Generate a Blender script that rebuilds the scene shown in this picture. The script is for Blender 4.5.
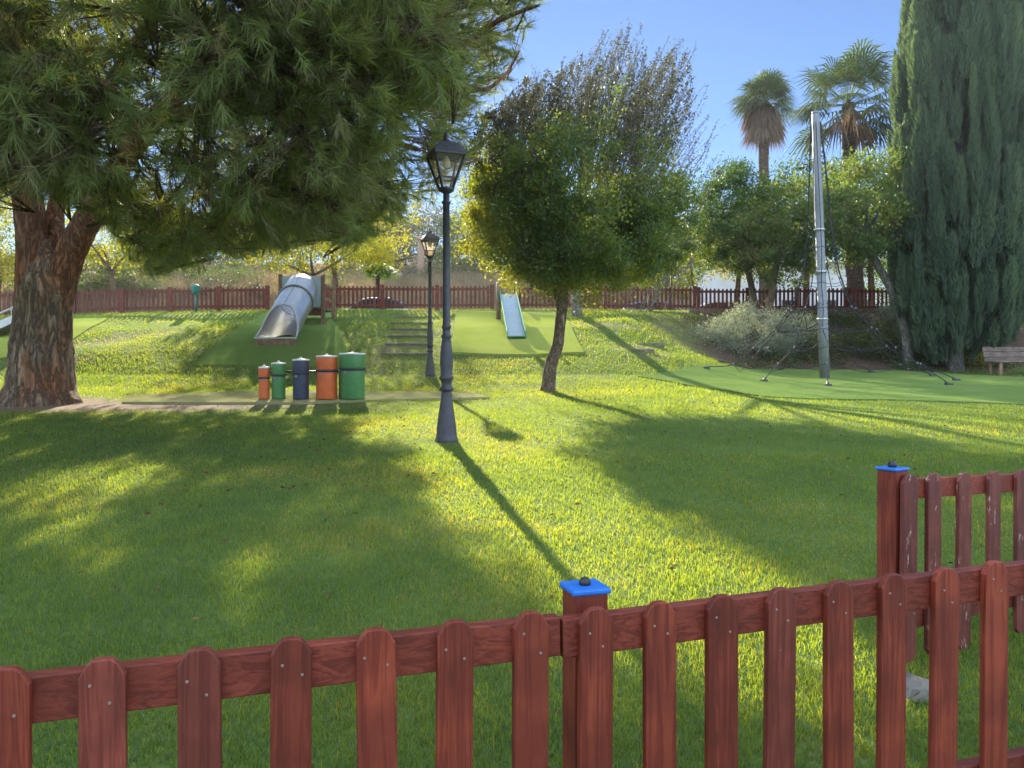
import bpy, bmesh, math, random
import numpy as np
from mathutils import Vector, Matrix
R = math.radians
rng = np.random.default_rng(7)
random.seed(7)
scene = bpy.context.scene
for o in list(bpy.data.objects):
    bpy.data.objects.remove(o)
C = scene.collection

# ------------------------------------------------------------------ camera, sky, sun, exposure
F = 770.0
CAMZ = 1.55
PITCH = math.atan(10 / F)
cd = bpy.data.cameras.new('camera')
cd.sensor_width = 36
cd.lens = 36 * F / 1024
cd.clip_start = 0.05
cd.clip_end = 3000
cam = bpy.data.objects.new('camera', cd)
C.objects.link(cam)
cam.location = (0, 0, CAMZ)
cam.rotation_euler = (R(90) - PITCH, 0, 0)
scene.camera = cam

SUN_AZ, SUN_EL = R(-12.3), R(24.5)
SUN = np.array([math.sin(SUN_AZ) * math.cos(SUN_EL), math.cos(SUN_AZ) * math.cos(SUN_EL), math.sin(SUN_EL)])
w = bpy.data.worlds.new('World')
scene.world = w
w.use_nodes = True
wn = w.node_tree.nodes
sky = wn.new('ShaderNodeTexSky')
sky.sky_type = 'NISHITA'
sky.sun_disc = False
sky.sun_elevation = SUN_EL
sky.sun_rotation = SUN_AZ % (2 * math.pi)
sky.air_density = 0.5
sky.dust_density = 0.0
sky.ozone_density = 3.5
# unseen clouds added behind the camera and overhead to lift the shade; clear ahead
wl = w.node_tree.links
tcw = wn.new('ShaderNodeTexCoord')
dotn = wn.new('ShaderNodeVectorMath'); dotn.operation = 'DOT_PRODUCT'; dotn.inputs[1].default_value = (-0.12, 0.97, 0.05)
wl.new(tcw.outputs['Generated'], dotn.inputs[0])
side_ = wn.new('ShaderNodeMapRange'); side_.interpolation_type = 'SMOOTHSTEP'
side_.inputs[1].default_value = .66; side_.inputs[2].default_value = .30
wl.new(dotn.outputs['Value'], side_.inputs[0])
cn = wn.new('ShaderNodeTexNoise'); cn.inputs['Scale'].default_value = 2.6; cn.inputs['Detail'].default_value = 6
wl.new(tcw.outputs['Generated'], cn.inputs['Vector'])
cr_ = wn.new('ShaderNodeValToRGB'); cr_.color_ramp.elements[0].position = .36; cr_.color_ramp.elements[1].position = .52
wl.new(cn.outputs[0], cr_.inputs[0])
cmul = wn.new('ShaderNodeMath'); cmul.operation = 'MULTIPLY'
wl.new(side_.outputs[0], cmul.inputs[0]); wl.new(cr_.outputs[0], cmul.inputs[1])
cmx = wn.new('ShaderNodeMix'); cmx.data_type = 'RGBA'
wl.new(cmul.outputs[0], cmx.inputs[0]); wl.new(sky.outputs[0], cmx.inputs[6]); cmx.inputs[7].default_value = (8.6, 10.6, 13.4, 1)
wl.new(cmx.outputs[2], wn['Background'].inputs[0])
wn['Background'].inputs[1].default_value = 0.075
sl = bpy.data.lights.new('sun', 'SUN')
sl.energy = 5.0
sl.angle = R(0.55)
sl.color = (1.0, 0.91, 0.72)
so = bpy.data.objects.new('sun', sl)
C.objects.link(so)
so.location = (-20, 80, 60)
so.rotation_euler = Vector(SUN).to_track_quat('Z', 'Y').to_euler()
scene.view_settings.view_transform = 'Standard'
scene.view_settings.look = 'None'
scene.view_settings.exposure = 1.7
scene.view_settings.gamma = 1
scene.cycles.max_bounces = 6
scene.cycles.transparent_max_bounces = 12
scene.cycles.transmission_bounces = 6
scene.cycles.sample_clamp_indirect = 6

# ------------------------------------------------------------------ projection helpers (pixel of the photo -> place in the world)
def ray(px, py):
    u = (px - 512) / F
    v = -(py - 384) / F
    c, s = math.cos(PITCH), math.sin(PITCH)
    return np.array([u, c + v * s, -s + v * c])
def at(px, py, d):
    r = ray(px, py)
    return np.array([0, 0, CAMZ]) + r * (d / r[1])
def proj(P):
    P = np.asarray(P, float)
    q = P - np.array([0, 0, CAMZ])
    c, s = math.cos(PITCH), math.sin(PITCH)
    dep = np.maximum(q[..., 1] * c - q[..., 2] * s, 1e-3)
    up = q[..., 1] * s + q[..., 2] * c
    return 512 + F * q[..., 0] / dep, 384 - F * up / dep
def sstep(a, b, x):
    t = np.clip((x - a) / (b - a), 0, 1)
    return t * t * (3 - 2 * t)
def vnoise(x, y, seed=0):
    xi, yi = np.floor(x).astype(np.int64), np.floor(y).astype(np.int64)
    fx, fy = x - xi, y - yi
    fx, fy = fx * fx * (3 - 2 * fx), fy * fy * (3 - 2 * fy)
    def h(a, b):
        n = (a * 374761393 + b * 668265263 + seed * 974711) & 0xffffffff
        n = ((n ^ (n >> 13)) * 1274126177) & 0xffffffff
        return ((n ^ (n >> 16)) & 0xffff) / 65535.0
    return (h(xi, yi) * (1 - fx) + h(xi + 1, yi) * fx) * (1 - fy) + (h(xi, yi + 1) * (1 - fx) + h(xi + 1, yi + 1) * fx) * fy
def fbm(x, y, seed=0):
    return (vnoise(x, y, seed) * .55 + vnoise(x * 2.1 + 7, y * 2.1, seed + 1) * .3 + vnoise(x * 4.3, y * 4.3 + 3, seed + 2) * .15)

YA = [-30, 0, 15, 18, 20, 22, 25, 28, 30, 31, 33, 41, 46, 58, 75, 110, 400]
ZA = [-2, 0, .99, 1.24, 1.52, 2.2, 3.05, 3.75, 4.05, 4.0, 3.5, 3.6, 6.2, 9.0, 12.6, 14, 20]
YB = [-30, 0, 15, 24.2, 25, 28, 30, 31, 33, 41, 46, 58, 75, 110, 400]
ZB = [-2, 0, .99, 1.6, 1.8, 3.2, 4.0, 4.0, 3.5, 3.6, 4.4, 5.5, 7.0, 9, 18]
def gz(x, y):
    x = np.asarray(x, float); y = np.asarray(y, float)
    wob = (fbm(x * .22 + 5, y * .22, 3) - .5) * 1.3 * sstep(17, 20, y) * (1 - sstep(28, 30, y))
    a = np.interp(y + wob, YA, ZA)
    b = np.interp(y + wob * .4, YB, ZB)
    t = sstep(3.2, 8.0, x - (y - 22) * .12)
    tf = sstep(2, 26, x)
    t = np.where(y > 38, tf * sstep(38, 50, y) + t * (1 - sstep(38, 50, y)), t)
    z = a * (1 - t) + b * t
    z = z - .022 * np.maximum(0, -x - 9) * sstep(20, 30, y) * (1 - sstep(34, 45, y))
    z = z + (fbm(x * .5, y * .5, 9) - .5) * .07 * sstep(3, 8, y) * (1 - .0 * y)
    z = z + (fbm(x * .08, y * .08, 19) - .5) * 3.0 * sstep(48, 70, y)
    return z
def gnd(px, py):
    r = ray(px, py)
    t = np.linspace(1.0, 90, 9000)
    P = np.array([0, 0, CAMZ]) + r[None] * t[:, None]
    k = np.argmax(P[:, 2] <= gz(P[:, 0], P[:, 1]))
    p = P[k].copy(); p[2] = gz(p[0], p[1])
    return p
def on(x, y, dz=0.0):
    return np.array([x, y, float(gz(x, y)) + dz])
def inpoly(px, py, poly):
    px = np.asarray(px); py = np.asarray(py)
    c = np.zeros(px.shape, bool)
    n = len(poly)
    for i in range(n):
        x1, y1 = poly[i]; x2, y2 = poly[(i + 1) % n]
        if y1 == y2: continue
        cond = ((y1 > py) != (y2 > py)) & (px < (x2 - x1) * (py - y1) / (y2 - y1) + x1)
        c ^= cond
    return c
def gpoly(pts):
    return [tuple(gnd(*p)[:2]) for p in pts]

# ------------------------------------------------------------------ materials
def nodes(name):
    m = bpy.data.materials.new(name)
    m.use_nodes = True
    nt = m.node_tree
    return m, nt, nt.nodes['Principled BSDF']
def N(nt, t, **kw):
    n = nt.nodes.new(t)
    for k, v in kw.items():
        if k in n.inputs: n.inputs[k].default_value = v
        else: setattr(n, k, v)
    return n
def ramp(nt, src, stops):
    r = nt.nodes.new('ShaderNodeValToRGB')
    e = r.color_ramp.elements
    while len(e) < len(stops): e.new(.5)
    for i, (p, c) in enumerate(stops):
        e[i].position = p; e[i].color = (*c, 1)
    nt.links.new(src, r.inputs[0])
    return r
def mixc(nt, fac, a, b, mode='MIX'):
    m = nt.nodes.new('ShaderNodeMix'); m.data_type = 'RGBA'; m.blend_type = mode
    for s, v in ((0, fac), (6, a), (7, b)):
        if isinstance(v, bpy.types.NodeSocket): nt.links.new(v, m.inputs[s])
        elif s == 0: m.inputs[0].default_value = v
        else: m.inputs[s].default_value = (*v, 1)
    return m.outputs[2]
def vscale(nt, sc, coord='Object'):
    tc = nt.nodes.new('ShaderNodeTexCoord'); mp = nt.nodes.new('ShaderNodeMapping')
    mp.inputs['Scale'].default_value = sc
    nt.links.new(tc.outputs[coord], mp.inputs[0])
    return mp.outputs[0]
def noise(nt, vec, scale, detail=4, rough=.6):
    n = N(nt, 'ShaderNodeTexNoise', Scale=scale, Detail=detail, Roughness=rough)
    nt.links.new(vec, n.inputs['Vector'])
    return n.outputs[0]
def bump(nt, b, h, strength=.4, dist=.02):
    n = N(nt, 'ShaderNodeBump', Strength=strength, Distance=dist)
    nt.links.new(h, n.inputs['Height']); nt.links.new(n.outputs[0], b.inputs['Normal'])
def plain(name, c, rough=.5, metal=0., var=.25, scale=8, bs=.15, dirt=None):
    m, nt, b = nodes(name)
    v = vscale(nt, (1, 1, 1))
    f = noise(nt, v, scale, 5)
    lo = tuple(x * (1 - var) for x in c); hi = tuple(min(1, x * (1 + var)) for x in c)
    col = ramp(nt, f, [(.3, lo), (.7, hi)]).outputs[0]
    if dirt:
        g = ramp(nt, noise(nt, v, scale * .6, 6, .7), [(.6, (0, 0, 0)), (.8, (.6, .6, .6))]).outputs[0]
        col = mixc(nt, g, col, dirt)
    nt.links.new(col, b.inputs['Base Color'])
    b.inputs['Roughness'].default_value = rough; b.inputs['Metallic'].default_value = metal
    if bs: bump(nt, b, noise(nt, v, scale * 6, 4), bs, .01)
    return m
def leafmat(name, cols, trans=.45, tcol=None, rough=.55, spec=.25):
    """leaf: colour varies leaf to leaf; part of the light passes through"""
    m, nt, b = nodes(name)
    a = N(nt, 'ShaderNodeAttribute', attribute_name='rnd')
    n = len(cols)
    r = ramp(nt, a.outputs['Fac'], [(i / max(1, n - 1), c) for i, c in enumerate(cols)])
    nt.links.new(r.outputs[0], b.inputs['Base Color'])
    b.inputs['Roughness'].default_value = rough
    b.inputs['Specular IOR Level'].default_value = spec
    t = nt.nodes.new('ShaderNodeBsdfTranslucent')
    tc = mixc(nt, 1.0, r.outputs[0], tcol or (1.6, 1.7, .6), 'MULTIPLY')
    nt.links.new(tc, t.inputs[0])
    mx = nt.nodes.new('ShaderNodeMixShader'); mx.inputs[0].default_value = trans
    nt.links.new(b.outputs[0], mx.inputs[1]); nt.links.new(t.outputs[0], mx.inputs[2])
    nt.links.new(mx.outputs[0], nt.nodes['Material Output'].inputs[0])
    return m
def bark(name, c1, c2, sc=(6, 6, 1.3), red=None, strength=1.0):
    """furrowed bark: long wandering ridges with narrow cracks and scaly flecks"""
    m, nt, b = nodes(name)
    v = vscale(nt, sc)
    n1 = N(nt, 'ShaderNodeTexNoise', Scale=1.5, Detail=6, Roughness=.6, Distortion=1.1); nt.links.new(v, n1.inputs['Vector'])
    crack = ramp(nt, n1.outputs[0], [(.36, (1, 1, 1)), (.44, (.35, .35, .35)), (.475, (0, 0, 0)), (.52, (.4, .4, .4)), (.62, (1, 1, 1))]).outputs[0]
    v2 = vscale(nt, (sc[0] * 2.2, sc[1] * 2.2, sc[2] * 3.5))
    fine = noise(nt, v2, 2.4, 8, .72)
    tone = mixc(nt, ramp(nt, fine, [(.33, (0, 0, 0)), (.68, (1, 1, 1))]).outputs[0], c1, c2)
    big = noise(nt, vscale(nt, (1, 1, 1)), 1.7, 4)
    tone = mixc(nt, ramp(nt, big, [(.35, (0, 0, 0)), (.7, (.55, .55, .55))]).outputs[0], tone, tuple(x * .62 for x in c1))
    if red:
        g = noise(nt, vscale(nt, (.9, .9, .55)), 1.6, 5, .65)
        tone = mixc(nt, ramp(nt, g, [(.48, (0, 0, 0)), (.62, (.9, .9, .9))]).outputs[0], tone, red)
    col = mixc(nt, crack, tuple(x * .33 for x in c1), tone)
    nt.links.new(col, b.inputs['Base Color'])
    b.inputs['Roughness'].default_value = .92
    b.inputs['Specular IOR Level'].default_value = .15
    bump(nt, b, mixc(nt, .35, crack, fine), strength, .06)
    return m
def wood(name, c1, c2, worn=None, amount=.62, axis=2):
    m, nt, b = nodes(name)
    sc = [38, 38, 38]; sc[axis] = 1.6
    tc = nt.nodes.new('ShaderNodeTexCoord'); oi = nt.nodes.new('ShaderNodeObjectInfo')
    ad = N(nt, 'ShaderNodeVectorMath', operation='ADD')
    mul = N(nt, 'ShaderNodeMath', operation='MULTIPLY'); mul.inputs[1].default_value = 37.0
    nt.links.new(oi.outputs['Random'], mul.inputs[0])
    nt.links.new(tc.outputs['Object'], ad.inputs[0]); nt.links.new(mul.outputs[0], ad.inputs[1])
    mp = nt.nodes.new('ShaderNodeMapping'); mp.inputs['Scale'].default_value = sc
    nt.links.new(ad.outputs[0], mp.inputs[0])
    wv = N(nt, 'ShaderNodeTexNoise', Scale=1.0, Detail=6, Roughness=.66, Distortion=2.2)
    nt.links.new(mp.outputs[0], wv.inputs['Vector'])
    col = ramp(nt, wv.outputs[0], [(.30, tuple(x * .66 for x in c1)), (.45, c1), (.56, c2), (.7, tuple(x * .8 for x in c2))]).outputs[0]
    big = N(nt, 'ShaderNodeTexNoise', Scale=7, Detail=4); nt.links.new(ad.outputs[0], big.inputs['Vector'])
    col = mixc(nt, ramp(nt, big.outputs[0], [(.38, (.6, .6, .6)), (.62, (0, 0, 0))]).outputs[0], col, tuple(x * .55 for x in c1))
    # knots
    kn = N(nt, 'ShaderNodeTexVoronoi', Scale=1.0); km = nt.nodes.new('ShaderNodeMapping')
    ks = [11, 11, 11]; ks[axis] = 5; km.inputs['Scale'].default_value = ks
    nt.links.new(ad.outputs[0], km.inputs[0]); nt.links.new(km.outputs[0], kn.inputs['Vector'])
    col = mixc(nt, ramp(nt, kn.outputs['Distance'], [(.08, (.7, .7, .7)), (.16, (0, 0, 0))]).outputs[0], col, tuple(x * .6 for x in c1))
    hv = N(nt, 'ShaderNodeHueSaturation')
    vr = N(nt, 'ShaderNodeMapRange'); vr.inputs[3].default_value = .64; vr.inputs[4].default_value = .92
    nt.links.new(oi.outputs['Random'], vr.inputs[0]); nt.links.new(vr.outputs[0], hv.inputs['Value'])
    nt.links.new(col, hv.inputs['Color']); col = hv.outputs[0]
    if worn:
        wn_ = N(nt, 'ShaderNodeTexNoise', Scale=1.0, Detail=7, Roughness=.75); wm = nt.nodes.new('ShaderNodeMapping')
        s2 = [30, 30, 30]; s2[axis] = 9; wm.inputs['Scale'].default_value = s2
        nt.links.new(ad.outputs[0], wm.inputs[0]); nt.links.new(wm.outputs[0], wn_.inputs['Vector'])
        col = mixc(nt, ramp(nt, wn_.outputs[0], [(amount, (0, 0, 0)), (amount + .03, (1, 1, 1))]).outputs[0], col, worn)
    nt.links.new(col, b.inputs['Base Color'])
    b.inputs['Roughness'].default_value = .58
    b.inputs['Specular IOR Level'].default_value = .35
    bump(nt, b, wv.outputs[0], .35, .004)
    return m

M = {}
M['pine_leaf'] = leafmat('pine_needles', [(.20, .175, .10), (.185, .205, .09), (.20, .255, .095), (.30, .27, .14)], .42, (1.7, 1.7, .5), .5)
M['oak_leaf'] = leafmat('oak_leaves', [(.065, .09, .06), (.08, .12, .06), (.10, .14, .055), (.17, .17, .04)], .5, (2.6, 2.4, .4))
M['grey_leaf'] = leafmat('grey_leaves', [(.06, .06, .04), (.085, .085, .05), (.12, .11, .06)], .35, (1.5, 1.4, .8))
M['lime_leaf'] = leafmat('lime_leaves', [(.065, .10, .04), (.085, .13, .045), (.12, .15, .055), (.18, .14, .07)], .45, (2.0, 2.0, .5))
M['dark_leaf'] = leafmat('dark_leaves', [(.05, .08, .035), (.065, .11, .035), (.09, .14, .04)], .42, (1.8, 1.9, .5))
M['yellow_leaf'] = leafmat('yellow_leaves', [(.14, .16, .02), (.2, .2, .03), (.26, .23, .03)], .55, (2.1, 2.0, .3))
M['cypress_leaf'] = leafmat('cypress_scales', [(.075, .105, .08), (.10, .14, .095), (.135, .18, .10)], .35, (1.7, 1.8, .6))
M['palm_leaf'] = leafmat('palm_fronds', [(.045, .075, .03), (.065, .10, .035), (.11, .13, .05)], .28, (1.6, 1.6, .5), .55, .2)
M['young_palm'] = leafmat('young_palm_fronds', [(.06, .13, .02), (.09, .17, .025), (.13, .19, .03)], .4, (1.3, 1.5, .3), .6, .15)
M['palm_dead'] = leafmat('dead_fronds', [(.11, .075, .05), (.17, .115, .08), (.25, .18, .12)], .25, (1.4, 1.2, .9), .8)
M['leaf_litter'] = leafmat('leaf_litter', [(.07, .04, .02), (.13, .075, .03), (.2, .13, .05)], .2, (1.2, 1.1, .8), .7, .15)
M['sage_leaf'] = leafmat('sage_leaves', [(.2, .23, .16), (.28, .31, .23), (.36, .38, .28)], .35, (1.3, 1.3, .9))
M['shrub_leaf'] = leafmat('shrub_leaves', [(.04, .06, .02), (.07, .1, .03), (.16, .13, .05)], .4, (1.8, 1.8, .6))
M['dry_grass'] = leafmat('dry_grass', [(.13, .10, .05), (.22, .165, .09), (.33, .25, .16)], .35, (1.3, 1.2, .9), .8)
M['grass'] = leafmat('grass_blades', [(.065, .115, .065), (.085, .145, .065), (.125, .175, .07), (.27, .22, .12)], .6, (3.6, 2.7, .27), .5, .3)
M['pine_bark'] = bark('pine_bark', (.32, .215, .14), (.50, .39, .28), (4.2, 4.2, .8), (.44, .16, .065), 1.0)
M['pine_limb'] = bark('pine_upper_bark', (.34, .17, .10), (.48, .27, .17), (5, 5, 1.1), (.46, .16, .065), .9)
M['tree_bark'] = bark('grey_brown_bark', (.33, .22, .14), (.48, .36, .25), (10, 10, 3))
M['grey_bark'] = bark('grey_bark', (.24, .21, .18), (.36, .33, .29), (9, 9, 2.5), None, .6)
M['palm_bark'] = bark('palm_bark', (.17, .11, .075), (.28, .2, .14), (5, 5, 7), None, .8)
M['fence'] = wood('fence_stain', (.19, .026, .011), (.30, .052, .022))
M['fence_h'] = wood('fence_stain_rail', (.19, .027, .012), (.30, .054, .026), axis=0)
M['fence_worn'] = wood('fence_stain_worn', (.16, .034, .024), (.26, .065, .045), (.46, .34, .27), .605)
M['fence_chip'] = wood('fence_stain_chipped', (.18, .03, .017), (.28, .058, .034), (.50, .36, .30), .66)
M['fence_far'] = wood('fence_stain_far', (.17, .03, .018), (.27, .06, .035))
M['wood'] = wood('weathered_wood', (.25, .15, .08), (.40, .26, .15))
M['wood_h'] = wood('weathered_planks', (.20, .14, .11), (.32, .23, .18), axis=0)
M['blue'] = plain('blue_plastic', (.012, .13, .48), .45, 0, .15, 20, .05, dirt=(.12, .16, .24))
M['black_rubber'] = plain('black_plastic', (.012, .012, .014), .4, 0, .2, 40, .1)
M['iron'] = plain('painted_iron', (.04, .038, .045), .5, 0, .35, 18, .25)
M['steel'] = plain('brushed_steel', (.50, .50, .48), .38, .85, .12, 6, .08)
M['steel_in'] = plain('worn_steel', (.50, .48, .45), .28, .9, .25, 9, .1)
M['galv'] = plain('galvanised_steel', (.20, .21, .22), .55, .3, .18, 10, .15)
M['screw'] = plain('screw_steel', (.20, .16, .13), .7, 0, .2, 60, 0)
M['orange'] = plain('orange_plastic', (.60, .125, .03), .5, 0, .1, 7, .05, dirt=(.20, .15, .10))
M['green'] = plain('green_plastic', (.065, .21, .06), .5, 0, .12, 7, .05, dirt=(.20, .15, .10))
M['navy'] = plain('navy_plastic', (.04, .048, .085), .5, 0, .15, 7, .05, dirt=(.20, .15, .10))
M['white_cap'] = plain('white_lid', (.72, .70, .66), .5, 0, .08, 12, .05)
M['rope'] = plain('black_rope', (.014, .014, .016), .8, 0, .4, 90, .3)
M['mat_green'] = None
M['concrete'] = plain('concrete', (.16, .145, .12), .9, 0, .25, 10, .4)
M['white_wall'] = plain('white_render', (.72, .72, .72), .85, 0, .08, .8, .1)
M['panel'] = plain('pale_blue_panel', (.36, .42, .46), .45, 0, .1, 4, .05)
M['slide_green'] = plain('slide_green', (.08, .33, .17), .4, 0, .12, 8, .05)
M['slide_bed'] = plain('slide_bed', (.45, .52, .55), .35, .3, .12, 8, .05)
M['bin'] = plain('bin_green', (.02, .16, .12), .45, 0, .15, 9, .05)
M['car_silver'] = plain('silver_paint', (.16, .19, .25), .25, .5, .04, 3, 0)
M['car_white'] = plain('white_paint', (.78, .78, .78), .25, 0, .03, 3, 0)
M['car_glass'] = plain('car_glass', (.02, .03, .04), .06, 0, .1, 3, 0)
M['tyre'] = plain('tyre_rubber', (.02, .02, .02), .85, 0, .2, 20, .2)
M['brick'] = plain('terracotta', (.30, .19, .13), .9, 0, .25, 9, .4)
M['roof'] = plain('roof_tiles', (.40, .22, .14), .9, 0, .3, 5, .5)
M['sign'] = plain('dark_sign', (.05, .06, .07), .5, 0, .2, 9, .1)
M['bulb'] = plain('lamp_bulb', (.7, .62, .45), .4, 0, .1, 5, 0)
def glassmat():
    m, nt, b = nodes('lantern_glass')
    b.inputs['Base Color'].default_value = (.95, .9, .78, 1)
    b.inputs['Roughness'].default_value = .12
    g = nt.nodes.new('ShaderNodeBsdfTransparent'); g.inputs[0].default_value = (.95, .9, .8, 1)
    t = nt.nodes.new('ShaderNodeBsdfTranslucent'); t.inputs[0].default_value = (.8, .62, .4, 1)
    m1 = nt.nodes.new('ShaderNodeMixShader'); m1.inputs[0].default_value = .16
    m2 = nt.nodes.new('ShaderNodeMixShader'); m2.inputs[0].default_value = .08
    nt.links.new(g.outputs[0], m1.inputs[1]); nt.links.new(t.outputs[0], m1.inputs[2])
    nt.links.new(m1.outputs[0], m2.inputs[1]); nt.links.new(b.outputs[0], m2.inputs[2])
    nt.links.new(m2.outputs[0], nt.nodes['Material Output'].inputs[0])
    return m
M['glass'] = glassmat()
def turfmat(name, c1, c2):
    m, nt, b = nodes(name)
    b.inputs['Specular IOR Level'].default_value = 0
    v = vscale(nt, (1, 1, 1))
    col = ramp(nt, noise(nt, v, 1.1, 8, .75), [(.3, c1), (.7, c2)]).outputs[0]
    sc_ = ramp(nt, noise(nt, v, .55, 9, .8), [(.55, (0, 0, 0)), (.72, (.55, .55, .55))]).outputs[0]
    col = mixc(nt, sc_, col, (.22, .19, .12))
    f = noise(nt, v, 160, 3, .7)
    col = mixc(nt, .35, col, ramp(nt, f, [(.3, (.3, .3, .3)), (.7, (1.7, 1.7, 1.7))]).outputs[0], 'MULTIPLY')
    nt.links.new(col, b.inputs['Base Color'])
    b.inputs['Roughness'].default_value = .8
    bump(nt, b, f, .6, .02)
    return m
M['turf'] = turfmat('artificial_turf', (.11, .17, .045), (.16, .225, .06))
M['turf_pale'] = turfmat('sun_bleached_turf', (.26, .31, .05), (.34, .37, .085))
M['turf_pad'] = turfmat('worn_turf_pad', (.25, .26, .10), (.35, .32, .17))

# ------------------------------------------------------------------ mesh builders
def origin_of(parent):
    p = np.zeros(3)
    while parent is not None:
        p += np.array(parent.location); parent = parent.parent
    return p
class MB:
    def __init__(self): self.v = []; self.f = []; self.s = []
    def add(self, v, f, smooth=False):
        b = len(self.v)
        self.v += [tuple(map(float, p)) for p in v]
        self.f += [tuple(i + b for i in q) for q in f]
        self.s += [smooth] * len(f)
        return self
    def box(self, c, size, ax=None):
        sx, sy, sz = [s / 2 for s in size]
        a = np.eye(3) if ax is None else np.asarray(ax, float)
        v = [np.asarray(c) + a[0] * x * sx + a[1] * y * sy + a[2] * z * sz for x in (-1, 1) for y in (-1, 1) for z in (-1, 1)]
        return self.add(v, [(0, 1, 3, 2), (4, 6, 7, 5), (0, 4, 5, 1), (2, 3, 7, 6), (0, 2, 6, 4), (1, 5, 7, 3)])
    def bar(self, a, b, wd, hd, up=(0, 0, 1)):
        a = np.asarray(a, float); b = np.asarray(b, float)
        z = b - a; L = np.linalg.norm(z); z /= L
        x = np.cross(np.asarray(up, float), z)
        if np.linalg.norm(x) < 1e-4: x = np.array([1., 0, 0])
        x /= np.linalg.norm(x); y = np.cross(z, x)
        return self.box((a + b) / 2, (wd, hd, L), (x, y, z))
    def tube(self, path, rad, n=8, jit=0., caps=True, smooth=True, lobes=0):
        P = np.asarray(path, float)
        K = len(P)
        rad = np.broadcast_to(np.asarray(rad, float), (K,))
        T = np.gradient(P, axis=0); T /= np.linalg.norm(T, axis=1)[:, None] + 1e-9
        ref = np.array([0, 1., 0]) if abs(T[0][1]) < .9 else np.array([1., 0, 0])
        V = []
        x = np.cross(ref, T[0]); x /= np.linalg.norm(x)
        for k in range(K):
            x = x - T[k] * np.dot(x, T[k]); x /= np.linalg.norm(x)
            y = np.cross(T[k], x)
            for j in range(n):
                a = 2 * math.pi * j / n
                r = rad[k] * (1 + jit * (random.random() - .5))
                if lobes: r *= 1 + lobes * math.sin(5 * a + k * .25) * .5 + lobes * .5 * math.sin(9 * a + 1 - k * .2)
                V.append(P[k] + r * (math.cos(a) * x + math.sin(a) * y))
        Fc = [(k * n + j, k * n + (j + 1) % n, (k + 1) * n + (j + 1) % n, (k + 1) * n + j) for k in range(K - 1) for j in range(n)]
        self.add(V, Fc, smooth)
        if caps:
            b = len(self.v) - K * n
            self.f += [tuple(b + j for j in range(n))[::-1], tuple(b + (K - 1) * n + j for j in range(n))]
            self.s += [False, False]
        return self
    def lathe(self, prof, c=(0, 0, 0), n=20, smooth=True):
        V = []
        for r, z in prof:
            for j in range(n):
                a = 2 * math.pi * j / n
                V.append((c[0] + r * math.cos(a), c[1] + r * math.sin(a), c[2] + z))
        K = len(prof)
        self.add(V, [(k * n + j, k * n + (j + 1) % n, (k + 1) * n + (j + 1) % n, (k + 1) * n + j) for k in range(K - 1) for j in range(n)], smooth)
        b = len(self.v) - K * n
        self.f += [tuple(b + j for j in range(n))[::-1], tuple(b + (K - 1) * n + j for j in range(n))]
        self.s += [False, False]
        return self
    def prism(self, outline, frame, thick):
        """outline of (a, b) in the plane of frame (origin, A, B, Nrm), extruded by thick along Nrm"""
        o, A, B, Nn = [np.asarray(q, float) for q in frame]
        n = len(outline)
        V = [o + A * a + B * b for a, b in outline] + [o + A * a + B * b + Nn * thick for a, b in outline]
        Fc = [tuple(range(n))[::-1], tuple(range(n, 2 * n))] + [(i, (i + 1) % n, n + (i + 1) % n, n + i) for i in range(n)]
        return self.add(V, Fc)
    def build(self, name, mat, parent=None, loc=None, bevel=0, normals=True):
        org = origin_of(parent) if loc is None else np.asarray(loc, float)
        me = bpy.data.meshes.new(name)
        me.from_pydata([tuple(np.asarray(p) - org) for p in self.v], [], self.f)
        me.polygons.foreach_set('use_smooth', self.s)
        if normals:
            bm = bmesh.new(); bm.from_mesh(me)
            bmesh.ops.recalc_face_normals(bm, faces=bm.faces)
            bm.to_mesh(me); bm.free()
        me.materials.append(mat)
        o = bpy.data.objects.new(name, me); C.objects.link(o)
        if parent is not None: o.parent = parent
        elif loc is not None: o.location = loc
        if bevel:
            bv = o.modifiers.new('bevel', 'BEVEL'); bv.width = bevel; bv.segments = 2; bv.limit_method = 'ANGLE'
        return o
def np_mesh(name, V, nper, Fidx, mat, rnd=None, parent=None, loc=None, smooth=False):
    """V: (n, nper, 3) little pieces, Fidx: faces of one piece"""
    n = len(V)
    org = origin_of(parent) if loc is None else np.asarray(loc, float)
    V = (V.reshape(-1, 3) - org).astype(np.float32)
    me = bpy.data.meshes.new(name)
    me.vertices.add(len(V)); me.vertices.foreach_set('co', V.ravel())
    tot = [len(f) for f in Fidx]
    li = np.concatenate([np.array(f) for f in Fidx])
    loops = (np.arange(n)[:, None] * nper + li[None]).ravel().astype(np.int32)
    me.loops.add(len(loops)); me.loops.foreach_set('vertex_index', loops)
    tots = np.tile(np.array(tot, np.int32), n)
    starts = np.concatenate([[0], np.cumsum(tots)[:-1]]).astype(np.int32)
    me.polygons.add(len(tots)); me.polygons.foreach_set('loop_start', starts)
    if smooth: me.polygons.foreach_set('use_smooth', np.ones(len(tots), bool))
    me.update(calc_edges=True)
    if rnd is not None:
        at_ = me.attributes.new('rnd', 'FLOAT', 'POINT')
        at_.data.foreach_set('value', np.repeat(rnd, nper).astype(np.float32))
    me.materials.append(mat)
    o = bpy.data.objects.new(name, me); C.objects.link(o)
    if parent is not None: o.parent = parent
    elif loc is not None: o.location = loc
    return o
def unit(v): return v / (np.linalg.norm(v, axis=-1, keepdims=True) + 1e-9)
def rdir(n): return unit(rng.normal(size=(n, 3)))
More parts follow.
